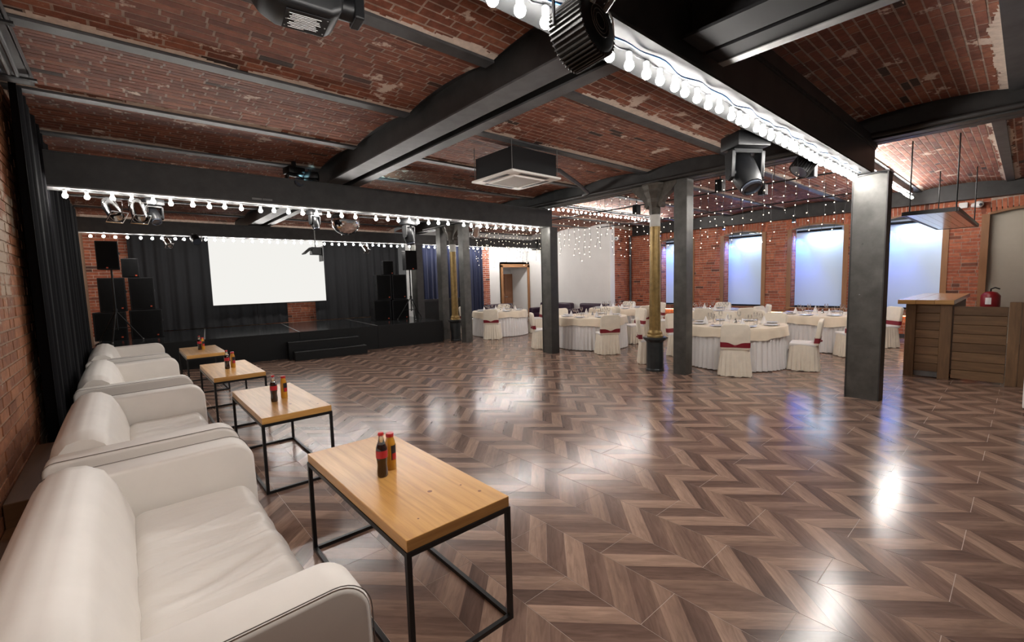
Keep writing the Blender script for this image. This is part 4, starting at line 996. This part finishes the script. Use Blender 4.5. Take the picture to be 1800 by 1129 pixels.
for k, (a, b) in enumerate(((-0.05, 0.02), (-0.04, 0.075), (-0.055, 0.08), (-0.05, 0.07), (-0.03, 0.065), (-0.06, 0.085), (-0.05, 0.08), (-0.055, 0.075), (-0.045, 0.06), (-0.06, 0.08))):
    B(a, b, 0.062-0.0135*k, 0.065-0.0135*k, -0.0236, -0.0226).build('text_line', 'print_white', lbl)
for (a, b) in ((-0.065, 0.06), (0.105, 0.06), (-0.065, 0.0), (0.105, 0.0), (0.105, -0.07)): MB().lathe([(0.004, -0.0245), (0.004, -0.0226), (0.0001, -0.0226)], 8, (a, b, 0)).build('screw', 'steel_light', lbl)
MB().cone((0.16, 0, 0.10), (0.27, 0, 0.10), 0.055, n=16).build('pivot', 'fixture_black', tl, smooth=True); MB().cone((-0.32, 0, 0.16), (-0.2, 0, 0.16), 0.055, n=16).build('pivot', 'fixture_black', tl, smooth=True)
B(0.24, 0.29, -0.06, 0.06, 0.04, 0.42).build('yoke_arm', 'fixture_black', tl, bevel=0.01); B(-0.34, -0.29, -0.06, 0.06, 0.10, 0.42).build('yoke_arm', 'fixture_black', tl, bevel=0.01)
B(-0.36, 0.31, -0.14, 0.14, 0.40, 0.54).build('base', 'fixture_black', tl, bevel=0.02, seg=2)
moving_head('large black moving head light hanging by the bulbs of the overhead beam', (4.66, 1.86, 3.00), 2.55, -0.55, 1.08, 0.3)
led_par('ribbed black stage light hanging near the head of the widest column', (6.95, 2.05, 3.05), (-0.5, 0.4, -0.8), r=0.13, ln=0.15, ribs=24)
# on the beam before the stage
par_can('left chrome par can under the beam before the stage', (-0.02, 7.02, 2.60), (0.25, -0.5, -0.7)); par_can('right chrome par can under the beam before the stage', (0.21, 7.02, 2.60), (0.1, -0.4, -0.75))
par_can('single chrome par can near the right end of the beam before the stage', (5.42, 7.30, 2.66), (0.2, 0.5, -0.6), r=0.07)
moving_head('small black light hanging from the left of the beam before the stage', (0.36, 7.25, 2.80), 2.4, 0.3, 0.62)
moving_head('small grey light hanging beside the mirror ball', (2.28, 7.17, 2.805), 2.8, 0.4, 0.55, -0.06)
moving_head('round black light hanging below the beam right of the mirror ball', (3.92, 7.28, 2.80), 2.9, 0.5, 0.85, -0.10)
moving_head('black light mounted above the beam, left of the girder', (2.02, 7.12, 3.46-0.07), 1.3, 0.2, 0.75); moving_head('black light mounted above the beam, tucked against the girder', (2.30, 7.30, 3.39), 1.0, -0.4, 0.75)
cy = lit('cyan_beam', 'SPOT', (2.12, 7.05, 3.30), 25, (0.45, 0.88, 1.0), spot_size=1.5, shadow_soft_size=0.03); aim_at(cy, (2.10, 7.45, 3.55))
cy = lit('cyan_beam', 'SPOT', (3.10, 7.10, 3.26), 30, (0.50, 0.92, 1.0), spot_size=1.5, shadow_soft_size=0.03); aim_at(cy, (3.65, 7.30, 3.52))
led_par('small black light on the rear beam left of the screen', (1.35, 12.55, 2.78), (0.2, -0.7, -0.6), r=0.10, ln=0.12, fins=False)
par_can('small par can on the rear beam before the left backdrop', (0.82, 12.55, 2.72), (0.2, -0.6, -0.7), r=0.06)
par_can('small par can on the rear beam right of the screen', (5.35, 12.55, 2.70), (0.2, -0.6, -0.7), r=0.07)
# mirror ball
mb = thing('mirror_ball', 'faceted mirror ball hanging before the stage', 'mirror ball', (3.42, 8.9, 2.92))
MB().ball((0, 0, 0), 0.27, 40, 26).build('ball', 'mirror_tile', mb); MB().cone((0, 0, 0.27), (0, 0, 0.60), 0.012, n=8).build('hanger', 'black_metal', mb); MB().cone((0, 0, 0.26), (0, 0, 0.31), 0.05, n=12).build('motor', 'black_metal', mb)
# drop rod with flap light
dr2 = thing('flap_light', 'black flap light on a rod hanging right of the screen', 'stage light', (3.22, 10.19, 2.50))
MB().cone((0, 0, 0.0), (0, 0, 0.95), 0.012, n=8).build('rod', 'steel_light', dr2); B(-0.10, 0.10, -0.10, 0.10, -0.16, 0.0).build('housing', 'fixture_black', dr2, bevel=0.01)
MB().prism([(-0.10, 0.0), (-0.26, -0.14), (-0.245, -0.155), (-0.09, -0.03)], -0.12, 0.12, 'y').build('flap', 'fixture_black', dr2); B(0.10, 0.115, -0.12, 0.12, -0.30, 0.02).build('flap', 'fixture_black', dr2)
# ceiling cassette air conditioner
ac = thing('air_conditioner', 'white ceiling cassette air conditioner hanging under the brick vaults', 'air conditioner', (4.30, 4.80, 3.05))
B(-0.40, 0.40, -0.40, 0.40, 0.03, 0.33).build('casing', 'black_plastic', ac)
B(-0.455, 0.455, -0.445, 0.445, 0.0, 0.03).build('panel', 'ac_white', ac, bevel=0.01, seg=2)
B(-0.25, 0.25, -0.25, 0.25, -0.010, 0.0).build('intake_grille', 'ac_grille', ac, bevel=0.03, seg=3)
fr = MB()
for a in range(4): fr.box(-0.28, 0.28, -0.285, -0.255, -0.014, 0.0, Matrix.Rotation(a*PI/2, 4, 'Z'))
fr.build('grille_frame', 'ac_white', ac)
for a in range(4):
    MB().box(-0.26, 0.26, -0.395, -0.335, -0.003, 0.002, Matrix.Rotation(a*PI/2, 4, 'Z')).build('air_slot', 'black_plastic', ac)
for qx in (-1, 1):
    for qy in (-1, 1): MB().cone((qx*0.42, qy*0.40, 0.02), (qx*0.42, qy*0.40, 0.55), 0.006, n=6).build('hanger_rod', 'steel_light', ac)
pp = MB().tube([(4.75, 4.85, 3.30), (5.3, 4.9, 3.36), (6.2, 5.3, 3.34), (6.85, 5.6, 3.30), (6.9, 5.75, 3.28)], 0.035, 10).build('duct_pipe', 'joist_steel', smooth=True); tag(pp, 'grey pipe running from the air conditioner to the column girder', 'pipe')
# wall channel and cable tray at upper left
ct = thing('cable_tray', 'dark metal cable tray along the top of the brick wall', 'cable tray', (-0.525, 4.0, 3.36))
B(-0.10, 0.10, -4.0, 1.45, 0.0, 0.012).build('tray_base', 'joist_steel', ct)
for q in (-1, 1): B(q*0.10-0.006, q*0.10+0.006, -4.0, 1.45, 0.0, 0.06).build('tray_side', 'joist_steel', ct)
for k in range(3): MB().tube([(-0.06+0.05*k+0.008*math.sin(j*1.1+k), -4.0+j*0.4, -0.012-0.004*k) for j in range(14)], 0.014, 7).build('cable', 'cable_black' if k != 1 else 'steel_light', ct, smooth=True)
for yy in (0.2, 1.2): B(-0.115, 0.14, yy, yy+0.05, -0.035, -0.02).build('bracket', 'black_metal', ct)
# wooden podium steps by the wall behind the first sofa
pd = thing('wooden_podium', 'dark stepped wooden podium between the brick wall and the nearest sofa', 'podium', (-0.50, 3.0, 0))
for (ya, yb, h) in ((-0.6, 0.25, 0.12), (0.25, 0.95, 0.25), (0.95, 2.35, 0.40)):
    B(-0.150, 0.04, ya, yb, 0, h).build('podium_step', 'podium_wood', pd, boxuv=1, bevel=0.004, seg=1)
# ------------------------------------------------------------------ bar
bar = thing('bar_counter', 'rustic wooden bar counter with a glossy pale top', 'bar', (9.18, 0.0, 0.0))
def planks_h(parent, x0, x1, y0, y1, z0, z1, n, mat='bar_plank'):
    h = (z1-z0)/n
    for k in range(n): B(x0+random.uniform(-0.003, 0.003), x1, y0, y1, z0+k*h+0.003, z0+(k+1)*h-0.003).build('plank', mat, parent, boxuv=1, bevel=0.003, seg=1)
B(0.03, 2.45, 0.72, 1.19, 0.10, 1.12).build('carcass', 'podium_wood', bar, boxuv=0)
planks_h(bar, 0.0, 0.03, 0.83, 1.10, 0.10, 1.12, 8)
B(-0.012, 0.04, 0.70, 0.83, 0.0, 1.125).build('post', 'bar_plank', bar, boxuv=2, bevel=0.004, seg=1); B(-0.012, 0.04, 1.10, 1.22, 0.0, 1.125).build('post', 'bar_plank', bar, boxuv=2, bevel=0.004, seg=1)
for k in range(8): B(0.05, 2.45, 1.19, 1.215, 0.10+k*0.1275+0.003, 0.10+(k+1)*0.1275-0.003).build('plank', 'bar_plank', bar, boxuv=0, bevel=0.003, seg=1)
for k in range(3): B(-0.10, 2.60, 0.68+0.21*k+0.001, 0.68+0.21*(k+1)-0.001, 1.13, 1.195).build('top_board', 'bar_top', bar, boxuv=0, bevel=0.004, seg=2)
B(0.01, 0.03, 0.83, 1.10, 0.02, 0.10).build('kick_plate', 'steel_light', bar)
gt = thing('bar_gate', 'plank gate beside the bar counter', 'gate', (9.19, 0.0, 0.0))
planks_h(gt, 0.0, 0.03, 0.15, 0.685, 0.03, 1.105, 8); B(0.03, 0.06, 0.16, 0.67, 0.03, 1.09).build('gate_back', 'podium_wood', gt, boxuv=2)
po = thing('bar_post', 'thick wooden post ending the bar front at the right edge', 'post', (9.18, 0.0, 0.0))
B(-0.01, 0.10, 0.03, 0.142, 0.0, 1.17).build('post', 'bar_plank', po, boxuv=2, bevel=0.004, seg=1); B(0.0, 0.08, -0.60, 0.028, 0.0, 1.17).build('side_board', 'bar_plank', po, boxuv=2, bevel=0.004, seg=1)
wc = thing('white_cabinet', 'white cabinet cut off by the right edge', 'cabinet', (7.43, -0.03, 0))
B(-0.02, 0.6, -0.55, 0.0, 0.09, 1.02).build('body', 'white_paint', wc, bevel=0.01, seg=2); B(-0.03, -0.02, -0.50, -0.02, 0.5, 0.62).build('handle', 'black_plastic', wc)
for qx in (0.05, 0.5):
    for qy in (-0.5, -0.06): MB().cone((qx, qy-0.015, 0.04), (qx, qy+0.015, 0.04), 0.04, n=12).build('caster', 'steel_light', wc)
B(-0.01, 0.59, -0.54, -0.01, 0.075, 0.092).build('plinth', 'black_plastic', wc)
# hanging shelf above the bar
hs = thing('hanging_shelf', 'wooden shelf in a black frame hanging on rods above the bar', 'shelf', (10.45, 0.95, 2.43))
A, Bq = 1.85, 0.275
for k in range(5): B(-A+0.02, A-0.02, -Bq+0.02+k*0.102, -Bq+0.02+(k+1)*0.102-0.003, 0.005, 0.025).build('board', 'shelf_wood', hs, boxuv=0)
for q in (-1, 1): B(-A, A, q*Bq-0.02, q*Bq+0.02, 0.0, 0.055).build('frame_rail', 'black_metal', hs); B(q*A-0.02, q*A+0.02, -Bq, Bq, 0.0, 0.055).build('frame_rail', 'black_metal', hs)
for qx in (-0.85, 0.85):
    for q in (-1, 1): MB().cone((qx*A, q*Bq*0.9, 0.05), (qx*A, q*Bq*0.9, 1.12), 0.009, n=6).build('hanging_rod', 'black_metal', hs)
# fire alarm box / extinguisher, cameras
ex = thing('fire_extinguisher', 'red fire extinguisher with white label by the beige niche', 'extinguisher', (13.95, 0.50, 0.80))
MB().lathe([(0.0001, 0.0), (0.13, 0.0), (0.15, 0.03), (0.15, 0.26), (0.10, 0.33), (0.03, 0.35), (0.0001, 0.35)], 20).build('cylinder', 'red_paint', ex, smooth=True)
MB().grid(lambda u, v: (0.152*math.cos(PI*0.85+0.6*u), 0.152*math.sin(PI*0.85+0.6*u), 0.08+0.14*v), 8, 2).build('label_panel', 'print_white', ex, smooth=True)
MB().tube([(0, 0, 0.34), (0, 0, 0.40), (-0.03, -0.06, 0.43), (-0.02, -0.13, 0.40)], 0.014, 6).build('valve', 'black_plastic', ex)
B(-0.06, 0.47, -0.12, 0.12, -0.04, 0.0).build('wall_bracket', 'joist_steel', ex)
for (p, lab) in (((14.18, 0.80, 3.03), 'white dome camera over the beige niche'), ((13.0, 9.40, 3.02), 'white dome camera on the brick return wall')):
    c = thing('dome_camera', lab, 'camera', p); MB().ball((-0.03, -0.03, 0), 0.075, 16, 10).build('dome', 'white_paint', c, smooth=True); MB().ball((-0.085, -0.055, -0.01), 0.03, 10, 8).build('lens', 'lens', c, smooth=True); MB().cone((-0.02, 0, 0), (0.10, 0.06, 0), 0.05, n=12).build('mount', 'white_paint', c)
jb = thing('junction_box', 'white junction box on the brick beside the dome camera', 'box', (14.27, 1.02, 3.05)); B(-0.04, 0.02, -0.07, 0.07, -0.06, 0.06).build('box_body', 'white_paint', jb, bevel=0.006, seg=1); B(-0.045, -0.04, -0.05, 0.05, -0.04, 0.04).build('lid', 'white_paint', jb)
cpipe = tag(MB().cone((14.05, 9.55, 0.0), (14.05, 9.55, 3.16), 0.045, n=12).build('drain_pipe', 'joist_steel', smooth=True), 'grey vertical pipe in the brick corner', 'pipe')
# black hanging rods carrying small speakers over the round tables
for i, (xa, ya, xb, yb, z, lab) in enumerate(((8.4, 9.0, 8.4, 2.0, 3.18, 'thin black rail hanging over the front round tables'), (11.2, 8.8, 11.2, 2.0, 3.22, 'thin black rail hanging over the window-side tables'))):
    r = thing('hanging_rail', lab, 'rail', (xa, ya, z)); MB().cone((0, 0, 0), (xb-xa, yb-ya, 0), 0.014, n=8).build('rail', 'black_metal', r)
    for k in range(4): MB().cone((0, (yb-ya)*(k+0.5)/4, 0), (0, (yb-ya)*(k+0.5)/4, 0.34), 0.006, n=6).build('hanger', 'black_metal', r)
for (x, y, z, lab) in ((7.45, 3.35, 3.10, 'small black speaker under the girder right of the slim column'), (8.4, 3.05, 3.10, 'small black speaker on the rail before the windows'), (8.4, 5.55, 3.10, 'small black speaker on the rail left of the gold column'), (7.24, 2.02, 3.05, 'small black speaker under the ribbed light near the widest column')):
    s = thing('small_speaker', lab, 'speaker', (x, y, z)); B(-0.07, 0.07, -0.06, 0.06, -0.10, 0.10).build('cabinet', 'fixture_black', s, bevel=0.012, seg=2); MB().cone((0, 0, 0.10), (0, 0, 0.18), 0.012, n=8).build('bracket', 'black_metal', s); B(-0.072, -0.066, -0.045, 0.045, -0.08, 0.08).build('grille', 'grille', s)
# blue wash lights over the windows
for i, (a, b) in enumerate(WIN):
    yc = (a+b)/2
    f = thing('blue_wash_light', ['small blue wash light over the window beside the gold column', 'small blue wash light over the window right of the slim column', 'small blue wash light over the window left of the widest column', 'small blue wash light over the window behind the bar'][i], 'stage light', (13.94, a-0.14, 3.04))
    MB().cone((0, 0, 0.0), (0, 0, 0.10), 0.05, n=14).build('housing', 'fixture_black', f, smooth=True); MB().lathe([(0.04, 0.0), (0.0001, -0.003)], 12).build('lens', 'led_blue', f); MB().tube([(0, 0, 0.10), (0, 0, 0.14), (0.16, 0, 0.14)], 0.012).build('bracket', 'black_metal', f)
    l = lit('blue_wash', 'SPOT', (-0.02, 0, -0.03), 30, (0.06, 0.20, 1.0), f, spot_size=1.05, spot_blend=0.7, shadow_soft_size=0.03); aim_at(l, (0.52, 0.02, -1.05), (0, 0, 0))
    l = lit('window_wash', 'AREA', (WX+0.20, yc-0.13, SPR-0.10), WASH, (0.50, 0.72, 1.0), None, shape='RECTANGLE', size=0.62, size_y=0.04); l.rotation_euler = (0, 0, 0)
    d = Vector((0.10, 0, -0.62)); l.rotation_euler = (Matrix((Vector((0, 1, 0)), d.normalized().cross(Vector((0, 1, 0))).normalized()*-1, -d.normalized())).transposed()).to_euler()
    l = lit('blue_edge_fill', 'SPOT', (WX+0.17, a-0.10, SPR-0.06), BLUE, (0.02, 0.13, 1.0), None, spot_size=1.25, spot_blend=0.8, shadow_soft_size=0.03); aim_at(l, (WX+0.28, a-0.05, 1.6))  # added spot without a fixture, tints the blind's left edge and reveal blue
# screen spot
